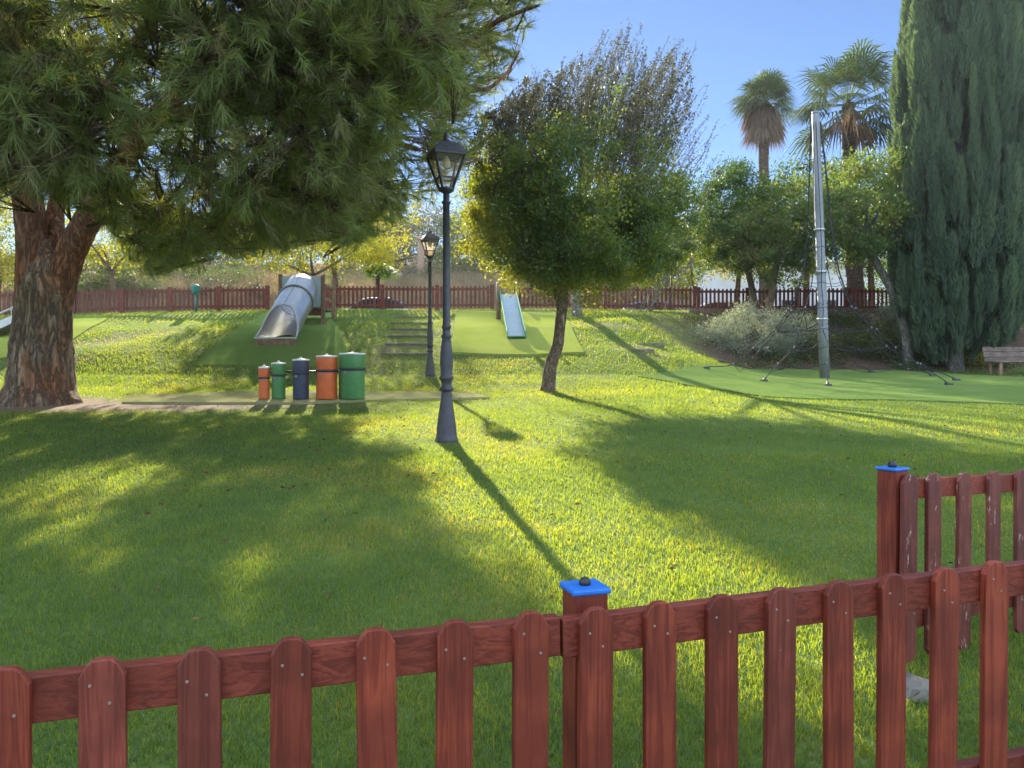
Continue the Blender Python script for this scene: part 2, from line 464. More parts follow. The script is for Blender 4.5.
def leaves(name, P, size, mat, parent, droop=0., aspect=.5, rnd=None, facing=None):
    n = len(P)
    s = size * rng.uniform(.6, 1.3, (n, 1))
    u = rdir(n); u[:, 2] -= droop; u = unit(u)
    q = rdir(n)
    if facing is not None: q = unit(q * .8 + facing)
    v = unit(np.cross(u, q)) * s * aspect
    u = u * s
    V = np.stack([P - u, P + v, P + u, P - v], 1)
    return np_mesh(name, V, 4, [(0, 1, 2, 3)], mat, np.clip(rng.normal(.45, .25, n) if rnd is None else rnd, 0, 1), parent)
def thing(name, label, cat, loc=(0, 0, 0), group=None):
    o = bpy.data.objects.new(name, None); C.objects.link(o)
    o.location = loc; o.empty_display_size = .2
    return tag(o, label, cat, group)
def tag(o, label=None, cat=None, group=None, kind=None):
    if label: o['label'] = label
    if cat: o['category'] = cat
    if group: o['group'] = group
    if kind: o['kind'] = kind
    return o
def dup(root, loc, label):
    r = root.copy(); C.objects.link(r); r.location = loc; r['label'] = label
    for ch in list(root.children):
        c = ch.copy(); C.objects.link(c); c.parent = r
        for g in list(ch.children):
            d = g.copy(); C.objects.link(d); d.parent = c
    return r

# ------------------------------------------------------------------ the ground
def axis(segs):
    out = [segs[0][0]]
    for a, b, st in segs:
        n = max(1, int(round((b - a) / st)))
        out += list(np.linspace(a, b, n + 1)[1:])
    return np.array(out)
gx = axis([(-490, -120, 37), (-120, -34, 4), (-34, 34, .34), (34, 120, 4), (120, 490, 37)])
gy = axis([(-60, -2, 4), (-2, 34, .30), (34, 80, 1.0), (80, 200, 8), (200, 540, 34)])
GX, GY = np.meshgrid(gx, gy)
def dirt_mask(x, y):
    nz = fbm(x * 1.1, y * 1.1, 31)
    pine = np.exp(-(((x + 7.6) / 3.4) ** 2 + ((y - 14.35) / .85) ** 2)) * 1.7
    pine = np.maximum(pine, np.exp(-(((x + 9.1) / 1.3) ** 2 + ((y - 14.9) / 1.1) ** 2)) * 1.4)
    worn = sstep(.60, .74, fbm(x * .55 + 3, y * .9, 41)) * sstep(18.5, 21, y) * (1 - sstep(29, 31, y)) * .45
    bank = sstep(24.0, 25.0, y + (nz - .5) * 1.6) * sstep(5.2, 7.2, x + (nz - .5) * 2 - (y - 25) * .12)
    return np.clip(np.maximum(np.maximum(pine * (.55 + .9 * nz), worn), bank), 0, 1)
def mulch_mask(x, y):
    nz = fbm(x * 1.1, y * 1.1, 31)
    return np.clip(sstep(24.0, 25.0, y + (nz - .5) * 1.6) * sstep(5.2, 7.2, x + (nz - .5) * 2 - (y - 25) * .12), 0, 1)
def dry_mask(x, y):
    return np.clip(sstep(30.5, 31.5, y) * 1.0, 0, 1)
GZ = gz(GX, GY)
nx, ny = len(gx), len(gy)
V = np.stack([GX, GY, GZ], -1).reshape(-1, 3)
ii = (np.arange(ny - 1)[:, None] * nx + np.arange(nx - 1)[None]).ravel()
Fq = np.stack([ii, ii + 1, ii + nx + 1, ii + nx], 1)
me = bpy.data.meshes.new('ground')
me.vertices.add(len(V)); me.vertices.foreach_set('co', V.astype(np.float32).ravel())
me.loops.add(Fq.size); me.loops.foreach_set('vertex_index', Fq.ravel().astype(np.int32))
me.polygons.add(len(Fq)); me.polygons.foreach_set('loop_start', (np.arange(len(Fq)) * 4).astype(np.int32))
me.polygons.foreach_set('use_smooth', np.ones(len(Fq), bool))
me.update(calc_edges=True)
for nm, fn in (('dirt', dirt_mask), ('dry', dry_mask), ('mulch', mulch_mask)):
    a_ = me.attributes.new(nm, 'FLOAT', 'POINT'); a_.data.foreach_set('value', fn(V[:, 0], V[:, 1]).astype(np.float32))
ground = bpy.data.objects.new('ground', me); C.objects.link(ground); tag(ground, kind='structure')
m, nt, b = nodes('ground_soil')
v = vscale(nt, (1, 1, 1))
g1 = ramp(nt, noise(nt, v, 1.2, 8, .7), [(.3, (.07, .11, .03)), (.55, (.10, .15, .035)), (.75, (.19, .18, .07))]).outputs[0]
d1 = ramp(nt, noise(nt, v, 3.5, 9, .75), [(.3, (.13, .085, .055)), (.7, (.30, .215, .15))]).outputs[0]
h1 = ramp(nt, noise(nt, v, .35, 8, .7), [(.32, (.07, .07, .035)), (.5, (.16, .13, .07)), (.7, (.27, .21, .13))]).outputs[0]
ad_ = N(nt, 'ShaderNodeAttribute', attribute_name='dirt'); ay_ = N(nt, 'ShaderNodeAttribute', attribute_name='dry')
col = mixc(nt, ad_.outputs['Fac'], g1, d1)
am_ = N(nt, 'ShaderNodeAttribute', attribute_name='mulch')
m1_ = ramp(nt, noise(nt, v, 9, 9, .8), [(.35, (.045, .03, .022)), (.6, (.12, .08, .055)), (.72, (.24, .18, .12))]).outputs[0]
col = mixc(nt, am_.outputs['Fac'], col, m1_)
col = mixc(nt, ay_.outputs['Fac'], col, h1)
nt.links.new(col, b.inputs['Base Color']); b.inputs['Roughness'].default_value = .95; b.inputs['Specular IOR Level'].default_value = .1
bump(nt, b, noise(nt, v, 22, 6, .7), .7, .03)
me.materials.append(m)

def sheet(name, back, front, mat, nu=40, nv=14, dz=.035, skirt=.1):
    """turf sheet laid over the ground between two pixel lines"""
    bk = [gnd(*p)[:2] for p in back]; fr = [gnd(*p)[:2] for p in front]
    def along(L, t):
        L = np.array(L); s = np.concatenate([[0], np.cumsum(np.linalg.norm(np.diff(L, axis=0), axis=1))]); s /= s[-1]
        return np.array([np.interp(t, s, L[:, 0]), np.interp(t, s, L[:, 1])])
    mb = MB(); Vv = []
    for i in range(nv + 1):
        for j in range(nu + 1):
            t = j / nu
            p = along(bk, t) * (1 - i / nv) + along(fr, t) * (i / nv)
            Vv.append((p[0], p[1], float(gz(p[0], p[1])) + dz))
    q = lambda i, j: i * (nu + 1) + j
    Fc = [(q(i, j), q(i + 1, j), q(i + 1, j + 1), q(i, j + 1)) for i in range(nv) for j in range(nu)]
    rim = [q(0, j) for j in range(nu + 1)] + [q(i, nu) for i in range(1, nv + 1)] + [q(nv, j) for j in range(nu - 1, -1, -1)] + [q(i, 0) for i in range(nv - 1, 0, -1)]
    base = len(Vv)
    Vv += [(Vv[k][0], Vv[k][1], Vv[k][2] - skirt) for k in rim]
    n = len(rim)
    Fc += [(rim[k], rim[(k + 1) % n], base + (k + 1) % n, base + k) for k in range(n)]
    mb.add(Vv, Fc, False)
    o = mb.build(name, mat); tag(o, kind='structure')
    return [(Vv[k][0], Vv[k][1]) for k in rim]
holes = []
holes.append(sheet('slide_mat', [(262, 314), (330, 314)], [(192, 366), (352, 366)], M['turf'], dz=.03))
holes.append(sheet('open_slide_mat', [(456, 314), (562, 314)], [(451, 354), (584, 354)], M['turf_pale'], dz=.06, skirt=.3))
holes.append(sheet('left_slide_mat', [(-60, 321), (108, 319)], [(-60, 372), (66, 346)], M['turf_pale'], dz=.05))
holes.append(sheet('climbing_mat', [(672, 372), (760, 369), (900, 371), (1110, 382)], [(638, 377), (700, 388), (770, 398), (900, 401), (1110, 408)], M['turf'], dz=.03, skirt=.2))
holes.append(sheet('drum_pad', [(128, 397), (300, 392), (470, 394)], [(122, 404), (300, 404.5), (490, 399)], M['turf_pad'], dz=.045, skirt=.3))

# ------------------------------------------------------------------ lawn (one mass of blades)
def grass():
    d_lo, d_hi = 1.05, 30.2
    dd = np.linspace(d_lo, d_hi, 600)
    dens = np.minimum(11000, 11000 * (3.0 / dd) ** 1.5)
    width = 2 * (.72 * dd + 1.6)
    cum = np.cumsum(dens * width) * (dd[1] - dd[0])
    n = int(cum[-1])
    d = np.interp(rng.uniform(0, cum[-1], n), cum, dd)
    x = rng.uniform(-1, 1, n) * (.72 * d + 1.6)
    keep = np.ones(n, bool)
    jx, jd = x + rng.normal(0, .09, n), d + rng.normal(0, .22, n)
    for h in holes: keep &= ~inpoly(jx, jd, h)
    keep &= rng.uniform(size=n) > dirt_mask(x, d) * 1.25
    # bare little patches and tufts
    keep &= rng.uniform(size=n) < .55 + .8 * fbm(x * 1.7, d * 1.7, 77)
    x, d = x[keep], d[keep]; n = len(x)
    z = gz(x, d)
    far = sstep(3, 28, d)
    patch_h = fbm(x * 3.1, d * 3.1, 57)
    lush = fbm(x * .35, d * .35, 55)
    h = (.024 + .036 * rng.uniform(size=n) ** 1.4) * (.45 + 1.1 * lush) * (.7 + .6 * patch_h) * (1 + .35 * far)
    wdt = (.0016 + .0011 * rng.uniform(size=n)) * (1 + 4.8 * far)
    ang = rng.uniform(0, 2 * np.pi, n)
    lean = rng.uniform(.1, .95, n)
    dirn = np.stack([np.cos(ang), np.sin(ang), np.zeros(n)], 1)
    a2 = rng.uniform(0, 2 * np.pi, n)
    side = np.stack([np.cos(a2), np.sin(a2), np.zeros(n)], 1) * wdt[:, None]
    base = np.stack([x, d, z - .004], 1)
    up = np.array([0, 0, 1.])
    mid = base + dirn * (h * lean * .35)[:, None] + up * (h * .6)[:, None]
    tip = base + dirn * (h * lean)[:, None] + up * (h * np.sqrt(np.maximum(.15, 1 - .6 * lean ** 2)))[:, None]
    patch = fbm(x * .9 + 11, d * .9, 63)
    patch2 = fbm(x * .28 + 31, d * .28, 163)
    rnd = np.clip(.34 + .75 * (patch - .5) + .55 * (patch2 - .5) + rng.normal(0, .12, n) + (rng.uniform(size=n) > .972) * .4, 0, 1)
    near = d < 9
    g = near
    V1 = np.stack([base - side, base + side, mid - side * .8, mid + side * .8, tip], 1)[g]
    o = np_mesh('lawn_grass', V1, 5, [(0, 1, 3, 2), (2, 3, 4)], M['grass'], rnd[g]); tag(o, kind='stuff')
    g = ~near
    V2 = np.stack([base - side, base + side, tip], 1)[g]
    o2 = np_mesh('lawn_grass', V2, 3, [(0, 1, 2)], M['grass'], rnd[g]); tag(o2, kind='stuff')
    # fallen leaves lying in the grass
    m = 1500
    fx = np.concatenate([rng.normal(-5, 3.2, m // 2), rng.normal(1.8, 3.0, m // 2)]); fy = np.concatenate([rng.normal(10, 3.5, m // 2), rng.normal(13, 4.5, m // 2)])
    k = (fy > 1.6) & (fy < 24) & ~((fx > 5) & (fy > 17)); fx, fy = fx[k], fy[k]; m = len(fx)
    c = np.stack([fx, fy, gz(fx, fy) + .03 + .02 * rng.uniform(size=m)], 1)
    u = rdir(m) * np.array([1, 1, .35]) * .026; v = unit(np.cross(u, rdir(m) * np.array([.4, .4, 1]))) * .014
    o = np_mesh('fallen_leaves', np.stack([c - u, c + v, c + u, c - v], 1), 4, [(0, 1, 2, 3)], M['leaf_litter'], rng.uniform(0, 1, m)); tag(o, kind='stuff')
grass()

# ------------------------------------------------------------------ near fences
PICK = [(-.046, 0), (.046, 0), (.046, -.033), (.031, -.010), (.020, -.002), (.008, 0), (-.008, 0), (-.020, -.002), (-.031, -.010), (-.046, -.033)]
def picket(parent, top, A, Nn, length, wd=.092, th=.021, mat='fence', tipped=False, screws=True):
    """one pale: rounded head with cut shoulders; Nn points to the viewer's side"""
    k = wd / .092
    head = [(a * k, b) for a, b in PICK[2:]]
    foot = [(-.046 * k, -length), (.046 * k, -length)]
    if tipped: foot = [(-.046 * k, -length + .03), (-.02 * k, -length + .004), (.02 * k, -length + .004), (.046 * k, -length + .03)]
    mb = MB().prism(foot + head, (np.asarray(top), A, np.array([0, 0, 1.]) + A * rng.normal(0, .006), Nn), th)
    lo = [np.asarray(top) + np.array([0, 0, -length / 2])]
    o = mb.build('picket', M[mat], parent, bevel=.003)
    # put the object's own origin on the pale so that each grain differs
    if screws:
        for sa, sb in ((-.022 + rng.uniform(-.006, .006), -.054), (.02 + rng.uniform(-.006, .006), -.082)):
            c = np.asarray(top) + A * sa * k + np.array([0, 0, sb + rng.uniform(-.010, .010)]) + Nn * th
            s = MB().tube([c - Nn * .002, c + Nn * .0015], [.0034, .0028], 8)
            s.build('screw', M['screw'], o)
    return o
def near_fence():
    D = np.array([3.23, 1.0]); D /= np.linalg.norm(D)
    A = np.array([D[0], D[1], 0]); Nn = np.array([D[1], -D[0], 0])
    P0 = np.array([-.53 * 1.45, 1.45])
    def hit(px, py):
        r = ray(px, py)
        # r.xy*t = P0 + s*D
        Mx = np.array([[r[0], -D[0]], [r[1], -D[1]]]); t, s = np.linalg.solve(Mx, P0)
        return np.array([r[0] * t, r[1] * t, CAMZ + r[2] * t])
    root = thing('picket_fence', 'low red-brown picket fence crossing the whole foreground, post with square blue cap behind it', 'fence', (P0[0], P0[1], float(gz(*P0))))
    tops = [(-78, 676), (8, 665), (104, 656), (200, 646), (291, 635.5), (375, 626.5), (454, 618.5), (529, 610), (594, 606), (657, 600), (719, 593.5), (778, 586.5), (835, 579.5), (889, 572.5), (942, 566.5), (991, 560), (1039, 554), (1085, 548)]
    pts = [hit(*t) for t in tops]
    d1 = unit(pts[17] - pts[8]) * .163; d0_ = unit(pts[7] - pts[0]) * .163
    ends = [pts[0] - d0_ * k for k in range(4, 0, -1)], [pts[17] + d1 * k for k in range(1, 10)]
    for p in ends[0] + ends[1]:
        picket(root, p, A, Nn, .80, .0785 + .003 * random.random(), .021, 'fence')
    for i, p in enumerate(pts):
        q = p.copy(); q[2] += 0
        picket(root, q, A, Nn, .80, .0785 + .003 * random.random(), (.021), 'fence_chip' if i in (2, 3, 11) else 'fence')
    back = -Nn * .045
    for i0, i1, ext0, ext1 in ((0, 7, .85, .075), (8, 17, .075, 1.55)):
        a, b = pts[i0] - A * ext0, pts[i1] + A * ext1
        dirn = unit(pts[i1] - pts[i0])
        a = pts[i0] - dirn * ext0; b = pts[i1] + dirn * ext1
        for dz in (-.068, -.60):
            mb = MB(); off = -Nn * .0185 + np.array([0, 0, dz])
            up = np.cross(dirn, Nn); up /= np.linalg.norm(up)
            Lh = np.linalg.norm(b - a)
            # built round its own axis
            mb.box((a + b) / 2 + off, (Lh, .036, .088), (dirn, Nn, up))
            mb.build('rail', M['fence_h'], root, bevel=.003)
    # the capped post behind the joint of the two panels
    pc = hit(599, 640) - Nn * (.0375 + .046)
    ztop = at(583, 590, pc[1])[2]
    zb = float(gz(pc[0], pc[1]))
    post = MB().box((pc[0], pc[1], (ztop + zb) / 2 - .05), (.084, .084, ztop - zb + .1), (A, Nn, (0, 0, 1))).build('post', M['fence'], root, bevel=.004)
    MB().box((pc[0], pc[1], ztop + .0065), (.096, .096, .013), (A, Nn, (0, 0, 1))).build('post_cap', M['blue'], post, bevel=.004)
    MB().lathe([(.013, 0), (.014, .004), (.0135, .010), (.010, .015), (.004, .018)], (pc[0], pc[1], ztop + .013), 14).build('knob', M['black_rubber'], post)
near_fence()
def side_fence():
    d0 = 3.25
    D = np.array([.86, .51]); A = np.array([D[0], D[1], 0]); Nn = np.array([D[1], -D[0], 0])
    pb = at(905, 676, 3.30); p0 = np.array([pb[0] - .06, pb[1]])
    zb = float(gz(*p0))
    root = thing('picket_fence', 'worn picket fence with peeling paint starting at the tall blue-capped post on the right', 'fence', (p0[0], p0[1], zb))
    pt = at(897, 471, 3.24)
    # post leans slightly to the left
    a = np.array([p0[0], p0[1], zb - .1]); bb = np.array([pt[0], p0[1] - .02, pt[2]])
    post = MB().bar(a, bb, .086, .086, (A[0], A[1], 0)).build('post', M['fence'], root, bevel=.004)
    MB().box(bb + np.array([0, 0, .006]), (.100, .100, .012), (A, Nn, (0, 0, 1))).build('post_cap', M['blue'], post, bevel=.004)
    MB().lathe([(.017, 0), (.018, .005), (.017, .014), (.012, .022), (.005, .025)], bb + np.array([0, 0, .014]), 14).build('knob', M['black_rubber'], post)
    mb = MB(); random.seed(3)
    cc = np.array([p0[0] + .05, p0[1] - .06, zb])
    mb.lathe([(.11, -.06), (.12, .0), (.10, .03), (.05, .045)], cc, 9, False)
    for i in range(len(mb.v)): mb.v[i] = tuple(np.array(mb.v[i]) + rng.uniform(-.014, .014, 3))
    mb.build('concrete_footing', M['concrete'], root)
    o = np.array([bb[0], bb[1], 0]) + A * .045 + Nn * .05
    def hit(px, py):
        r = ray(px, py); Mx = np.array([[r[0], -D[0]], [r[1], -D[1]]]); t, s = np.linalg.solve(Mx, o[:2])
        return np.array([r[0] * t, r[1] * t, CAMZ + r[2] * t])
    pts = [hit(*q) for q in ((907, 474), (931, 473), (961.5, 472.5), (991, 471), (1018.5, 469.5), (1045, 468), (1070, 467), (1094, 466))]
    ds = pts[-1] - pts[-2]
    pts += [pts[-1] + ds * k for k in range(1, 9)]
    for i, p in enumerate(pts):
        picket(root, p, A, Nn, .80 + rng.uniform(-.015, .015), .098, .02, 'fence_worn', True, False)
    for dz in (-.065, -.62):
        dirn = unit(pts[-1] - pts[0]); up = np.cross(dirn, Nn); up /= np.linalg.norm(up)
        aa, b2 = pts[0] - dirn * .03, pts[-1] + dirn * .2
        MB().box((aa + b2) / 2 + np.array([0, 0, dz]) - Nn * .018, (np.linalg.norm(b2 - aa), .035, .085), (dirn, Nn, up)).build('rail', M['fence_h'], root, bevel=.003)
side_fence()

# ------------------------------------------------------------------ far fence runs at the top of the bank
def far_run(pxa, pxb, label, d=30.0, h=.90, gap=.165, post_every=1.95):
    xa, xb = (pxa - 512) / F * d, (pxb - 512) / F * d
    root = thing('picket_fence', label, 'fence', on((xa + xb) / 2, d), 'fences along the top of the bank')
    L = xb - xa
    npan = max(1, int(round(L / post_every))); pl = L / npan
    for i in range(npan + 1):
        x = xa + pl * i
        z = float(gz(x, d))
        MB().box((x, d - .03, z + .46), (.15, .11, 1.0)).build('post', M['fence_far'], root)
    for i in range(npan):
        x0, x1 = xa + pl * i + .078, xa + pl * (i + 1) - .078
        z0, z1 = float(gz(x0, d)) + .02, float(gz(x1, d)) + .02
        for dz in (.16, .78):
            MB().bar((x0, d + .035, z0 + dz), (x1, d + .035, z1 + dz), .09, .035, (0, 1, 0)).build('rail', M['fence_far'], root)
        n = int(round((x1 - x0) / gap))
        for k in range(n):
            t = (k + .5) / n
            x, z = x0 + (x1 - x0) * t, z0 + (z1 - z0) * t + rng.uniform(-.008, .008)
            MB().prism([(-.042, .06), (.042, .06), (.042, h - .05), (.02, h), (-.02, h), (-.042, h - .05)], ((x, d + .017, z), (1, 0, 0), (0, 0, 1), (0, -1, 0)), .02).build('picket', M['fence_far'], root)
far_run(-70, 268, 'distant red picket fence running from the left edge to the steel tube slide')
far_run(328, 492, 'distant red picket fence between the tube slide tower and the green-sided slide')
far_run(516, 694, 'distant red picket fence behind the leafy central tree, right of the green-sided slide')
far_run(698, 894, 'distant red picket fence above the shrub bank in front of the white building', d=30.4)

# ------------------------------------------------------------------ trees
def limb(mb, pts, rads, n=10, seg=8, jit=.06, lobes=0.):
    P = np.array(pts, float); t = np.linspace(0, 1, len(P)); tt = np.linspace(0, 1, seg * (len(P) - 1) + 1)
    # smooth (Catmull-Rom)
    def cr(A):
        A = np.asarray(A, float); out = []
        for u in tt:
            k = min(int(u * (len(P) - 1)), len(P) - 2); f = u * (len(P) - 1) - k
            p0, p1, p2, p3 = A[max(k - 1, 0)], A[k], A[k + 1], A[min(k + 2, len(P) - 1)]
            out.append(.5 * (2 * p1 + (p2 - p0) * f + (2 * p0 - 5 * p1 + 4 * p2 - p3) * f ** 2 + (3 * p1 - p0 - 3 * p2 + p3) * f ** 3))
        return np.array(out)
    mb.tube(cr(P), np.maximum(.004, cr(np.array(rads, float))), n, jit, True, True, lobes)

def land(P):
    """where the shadow of each point falls"""
    P = np.asarray(P, float)
    t = np.zeros(len(P)); done = np.zeros(len(P), bool)
    for k in range(220):
        Q = P - SUN * t[:, None]
        done |= Q[:, 2] <= gz(Q[:, 0], Q[:, 1])
        t = np.where(done, t, t + .12)
    return P - SUN * t[:, None]

def pine():
    base = on(-9.15, 14.9)
    root = thing('pine_tree', 'huge pine with thick forked reddish trunk and long needles filling the upper left', 'tree', base)
    mb = MB()
    b = lambda px, py, d=14.9: at(px, py, d)
    limb(mb, [b(40, 420), b(40, 402), b(40, 385), b(41, 350), b(44, 310), b(46, 285), b(48, 262), b(50, 240)], [.84, .74, .60, .54, .49, .45, .30, .10], 36, 8, .05, .06)
    trunk = mb.build('trunk', M['pine_bark'], root)
    for pts, rr in (
        ([b(40, 345), b(36, 300), b(33, 255), b(28, 205), b(14, 130, 14.5), b(-4, 40, 14), b(-20, -60, 13.5)], [.36, .35, .30, .27, .23, .19, .12]),
        ([b(48, 335), b(56, 292), b(71, 252), b(94, 208, 14.6), b(130, 150, 13.8), b(190, 80, 12.8), b(260, 0, 12)], [.34, .34, .27, .24, .2, .16, .1]),
        ([b(50, 275, 15.1), b(56, 240, 15.3), b(58, 200, 15.6), b(90, 120, 16), b(150, 20, 16)], [.24, .18, .16, .15, .1]),
        ([b(160, 115, 13.3), b(260, 110, 12.5), b(350, 130, 11.8), b(420, 150, 11.2)], [.14, .11, .08, .03]),
        ([b(230, 30, 12.3), b(330, 20, 11.5), b(420, 60, 11), b(500, 20, 10.6), b(540, 5, 10.4)], [.12, .09, .06, .035, .015]),
        ([b(440, 75, 10.9), b(480, 90, 10.8), b(505, 75, 10.8), b(520, 50, 10.8)], [.04, .03, .02, .01]),
        ([b(10, 120, 14.4), b(-80, 60, 13), b(-200, 20, 12)], [.18, .14, .06])):
        m2 = MB(); limb(m2, pts, rr, 14, 7, .06, .04); m2.build('limb', M['pine_limb'], root)
    outline = [(-420, -420), (470, -420), (560, -120), (548, -20), (541, 8), (528, 22), (512, 30), (505, 44), (520, 52), (516, 72), (497, 92), (478, 100), (486, 112), (492, 132), (478, 146), (466, 160), (470, 172), (452, 186), (438, 206), (410, 222), (384, 230), (352, 246), (322, 238), (290, 252), (262, 246), (238, 258), (214, 252), (196, 266), (170, 268), (150, 276), (136, 262), (120, 240), (100, 214), (72, 206), (30, 198), (12, 196), (-10, 202), (-60, 226), (-200, 262), (-420, 280)]
    lit = gpoly([(262, 406), (350, 420), (385, 446), (420, 486), (455, 536), (488, 592), (550, 660)])
    # clump centres in an irregular dome
    ctr = np.array([-7.2, 13.6, 7.0]); rad = np.array([9.4, 10.0, 5.6])
    n = 150000
    q = rdir(n) * (rng.uniform(.25, 1, size=(n, 1)) ** .36)
    P = ctr + q * rad
    P = P[P[:, 2] > 2.9]
    P[:, 2] -= 0
    px, py = proj(P)
    px_j = px + rng.normal(0, 5, len(P)); py_j = py + rng.normal(0, 4, len(P))
    k = inpoly(px_j, py_j, outline)
    P = P[k]
    L = land(P)
    lx = np.interp(L[:, 1], [p[1] for p in lit][::-1], [p[0] for p in lit][::-1])
    ok = (L[:, 0] < lx + rng.normal(0, .10, len(P)) - .25) | (L[:, 1] < 2.9)
    ok &= (L[:, 1] < lit[0][1] + .4)
    P = P[ok]
    # clumpy: keep where a 3-D noise is high, thin inside
    cl = (fbm(P[:, 0] * .8 + P[:, 2] * .5, P[:, 1] * .8 - P[:, 2] * .7, 5) + fbm(P[:, 2] * .9 + P[:, 0] * .3, P[:, 0] * .9, 8)) / 2
    r = np.linalg.norm((P - ctr) / rad, axis=1)
    px, py = proj(P)
    thin = np.clip(1.0 - .30 * sstep(380, 490, px), .2, 1)
    P = P[(cl > .40) & (rng.uniform(size=len(P)) < (.3 + .8 * sstep(.5, .85, r)) * thin * np.where((px > 415) & (cl < .50), .12, 1) * np.where(P[:, 1] < 10.5, 1., .55))]
    px, py = proj(P)
    P = P[(px < 360 + 75 * vnoise(P[:, 2] * .9 + 3, P[:, 1] * .6, 17)) | (P[:, 1] > 11.3) | (py < 95)]
    if len(P) > 8600: P = P[rng.permutation(len(P))[:8600]]
    nb = len(P)
    bo = unit((P - ctr) / rad + np.array([0, 0, .12]) + rng.normal(0, .38, (nb, 3)))
    T = 7                                                        # needle brushes on each bough
    btone = np.clip(rng.normal(.42, .2, nb), 0, 1)
    out = unit(np.repeat(bo, T, 0) + rng.normal(0, .42, (nb * T, 3)) + np.array([0, 0, .1]))
    TP = np.repeat(P, T, 0) + out * rng.uniform(.05, .55, (nb * T, 1))
    e = TP + out * .17
    ex, ey = proj(e)
    kt = inpoly(ex + rng.normal(0, 5, len(e)), ey + rng.normal(0, 5, len(e)), outline) & ((ex < 412) | (e[:, 1] > 10.7) | (ey < 118))
    TP, out = TP[kt], out[kt]
    own = np.repeat(np.arange(nb), T)[kt]
    n = len(TP)
    K = 34
    ax = np.repeat(out, K, 0)
    s = rng.uniform(size=(n * K, 1))
    basep = np.repeat(TP, K, 0) + ax * (s - .5) * .20
    nd = unit(ax * 1.1 + rdir(n * K) * rng.uniform(.4, 1.1, (n * K, 1)) + np.array([0, 0, -.10]))
    ln = rng.uniform(.12, .27, (n * K, 1))
    sd = unit(np.cross(nd, rdir(n * K))) * .0048
    V = np.stack([basep - sd, basep + sd, basep + nd * ln], 1)
    tone = np.repeat(btone[own] + rng.normal(0, .1, n), K) + rng.normal(0, .08, n * K)
    np_mesh('crown', V, 3, [(0, 1, 2)], M['pine_leaf'], np.clip(tone, 0, 1), root)
    a = (P - bo * .5)[own]; c = TP; sd = unit(np.cross(out, rdir(n))) * .008
    np_mesh('twig', np.stack([a - sd * 1.5, a + sd * 1.5, c + sd * .5, c - sd * .5], 1), 4, [(0, 1, 2, 3)], M['tree_bark'], None, root)
    print('pine tufts', n)
pine()

def cloud(ctr, rad, n_cl, per, cl_r, outline=None, jit=4, hollow=.5, seedpts=None, flat=.75):
    """leaf positions: clumps through an ellipsoid, trimmed by an outline"""
    ctr = np.asarray(ctr, float); rad = np.asarray(rad, float)
    q = rdir(n_cl * 8) * (rng.uniform(hollow ** 3, 1, (n_cl * 8, 1)) ** (1 / 3))
    P = ctr + q * rad
    if outline is not None:
        px, py = proj(P)
        P = P[inpoly(px + rng.normal(0, jit, len(P)), py + rng.normal(0, jit, len(P)), outline)]
    P = P[:n_cl]
    if seedpts is not None: P = np.vstack([P, seedpts])
    n = len(P)
    s = cl_r * rng.uniform(.55, 1.35, (n, 1))
    off = rng.normal(size=(n, per, 3)) * s[:, :, None] * np.array([1, 1, flat])
    tone = np.repeat(rng.normal(.45, .14, n), per) + rng.normal(0, .16, n * per)
    return (P[:, None] + off).reshape(-1, 3), np.clip(tone, 0, 1), P
def branchy(root, mat, start, targets, r0, n=7, nseg=5, name='limb'):
    for t in targets:
        mb = MB(); start_ = np.asarray(start, float); t = np.asarray(t, float)
        mid = (start_ + t) / 2 + rng.normal(0, .12, 3) * np.linalg.norm(t - start_) * .4 + np.array([0, 0, .1])
        limb(mb, [start_, mid, t], [r0, r0 * .6, r0 * .2], n, nseg, .08)
        mb.build(name, mat, root)

def shoots(root, mat_leaf, mat_bark, starts, tips, per=60, lsize=.05, nm='crown'):
    """thin upright twigs with sparse small leaves"""
    TW = []; LP = []
    for s, t in zip(starts, tips):
        s = np.asarray(s); t = np.asarray(t)
        n = 7
        mid = rng.normal(0, .12, 3)
        pts = np.array([s + (t - s) * u + mid * math.sin(u * 3.14) for u in np.linspace(0, 1, n)])
        for i in range(n - 1):
            r = .014 * (1 - i / n) + .004
            sd = unit(np.cross(pts[i + 1] - pts[i], rdir(1)[0])) * r
            TW.append([pts[i] - sd, pts[i] + sd, pts[i + 1] + sd * .8, pts[i + 1] - sd * .8])
        u = rng.uniform(.0, 1, per) ** .8
        k = np.minimum((u * (n - 1)).astype(int), n - 2); f = (u * (n - 1) - k)[:, None]
        q = pts[k] * (1 - f) + pts[k + 1] * f
        LP.append(q + rng.normal(0, 1, (per, 3)) * (.03 + .07 * (1 - u[:, None])))
    np_mesh('twig', np.array(TW), 4, [(0, 1, 2, 3)], mat_bark, None, root)
    leaves(nm, np.vstack(LP), lsize, mat_leaf, root, -.1, .45)

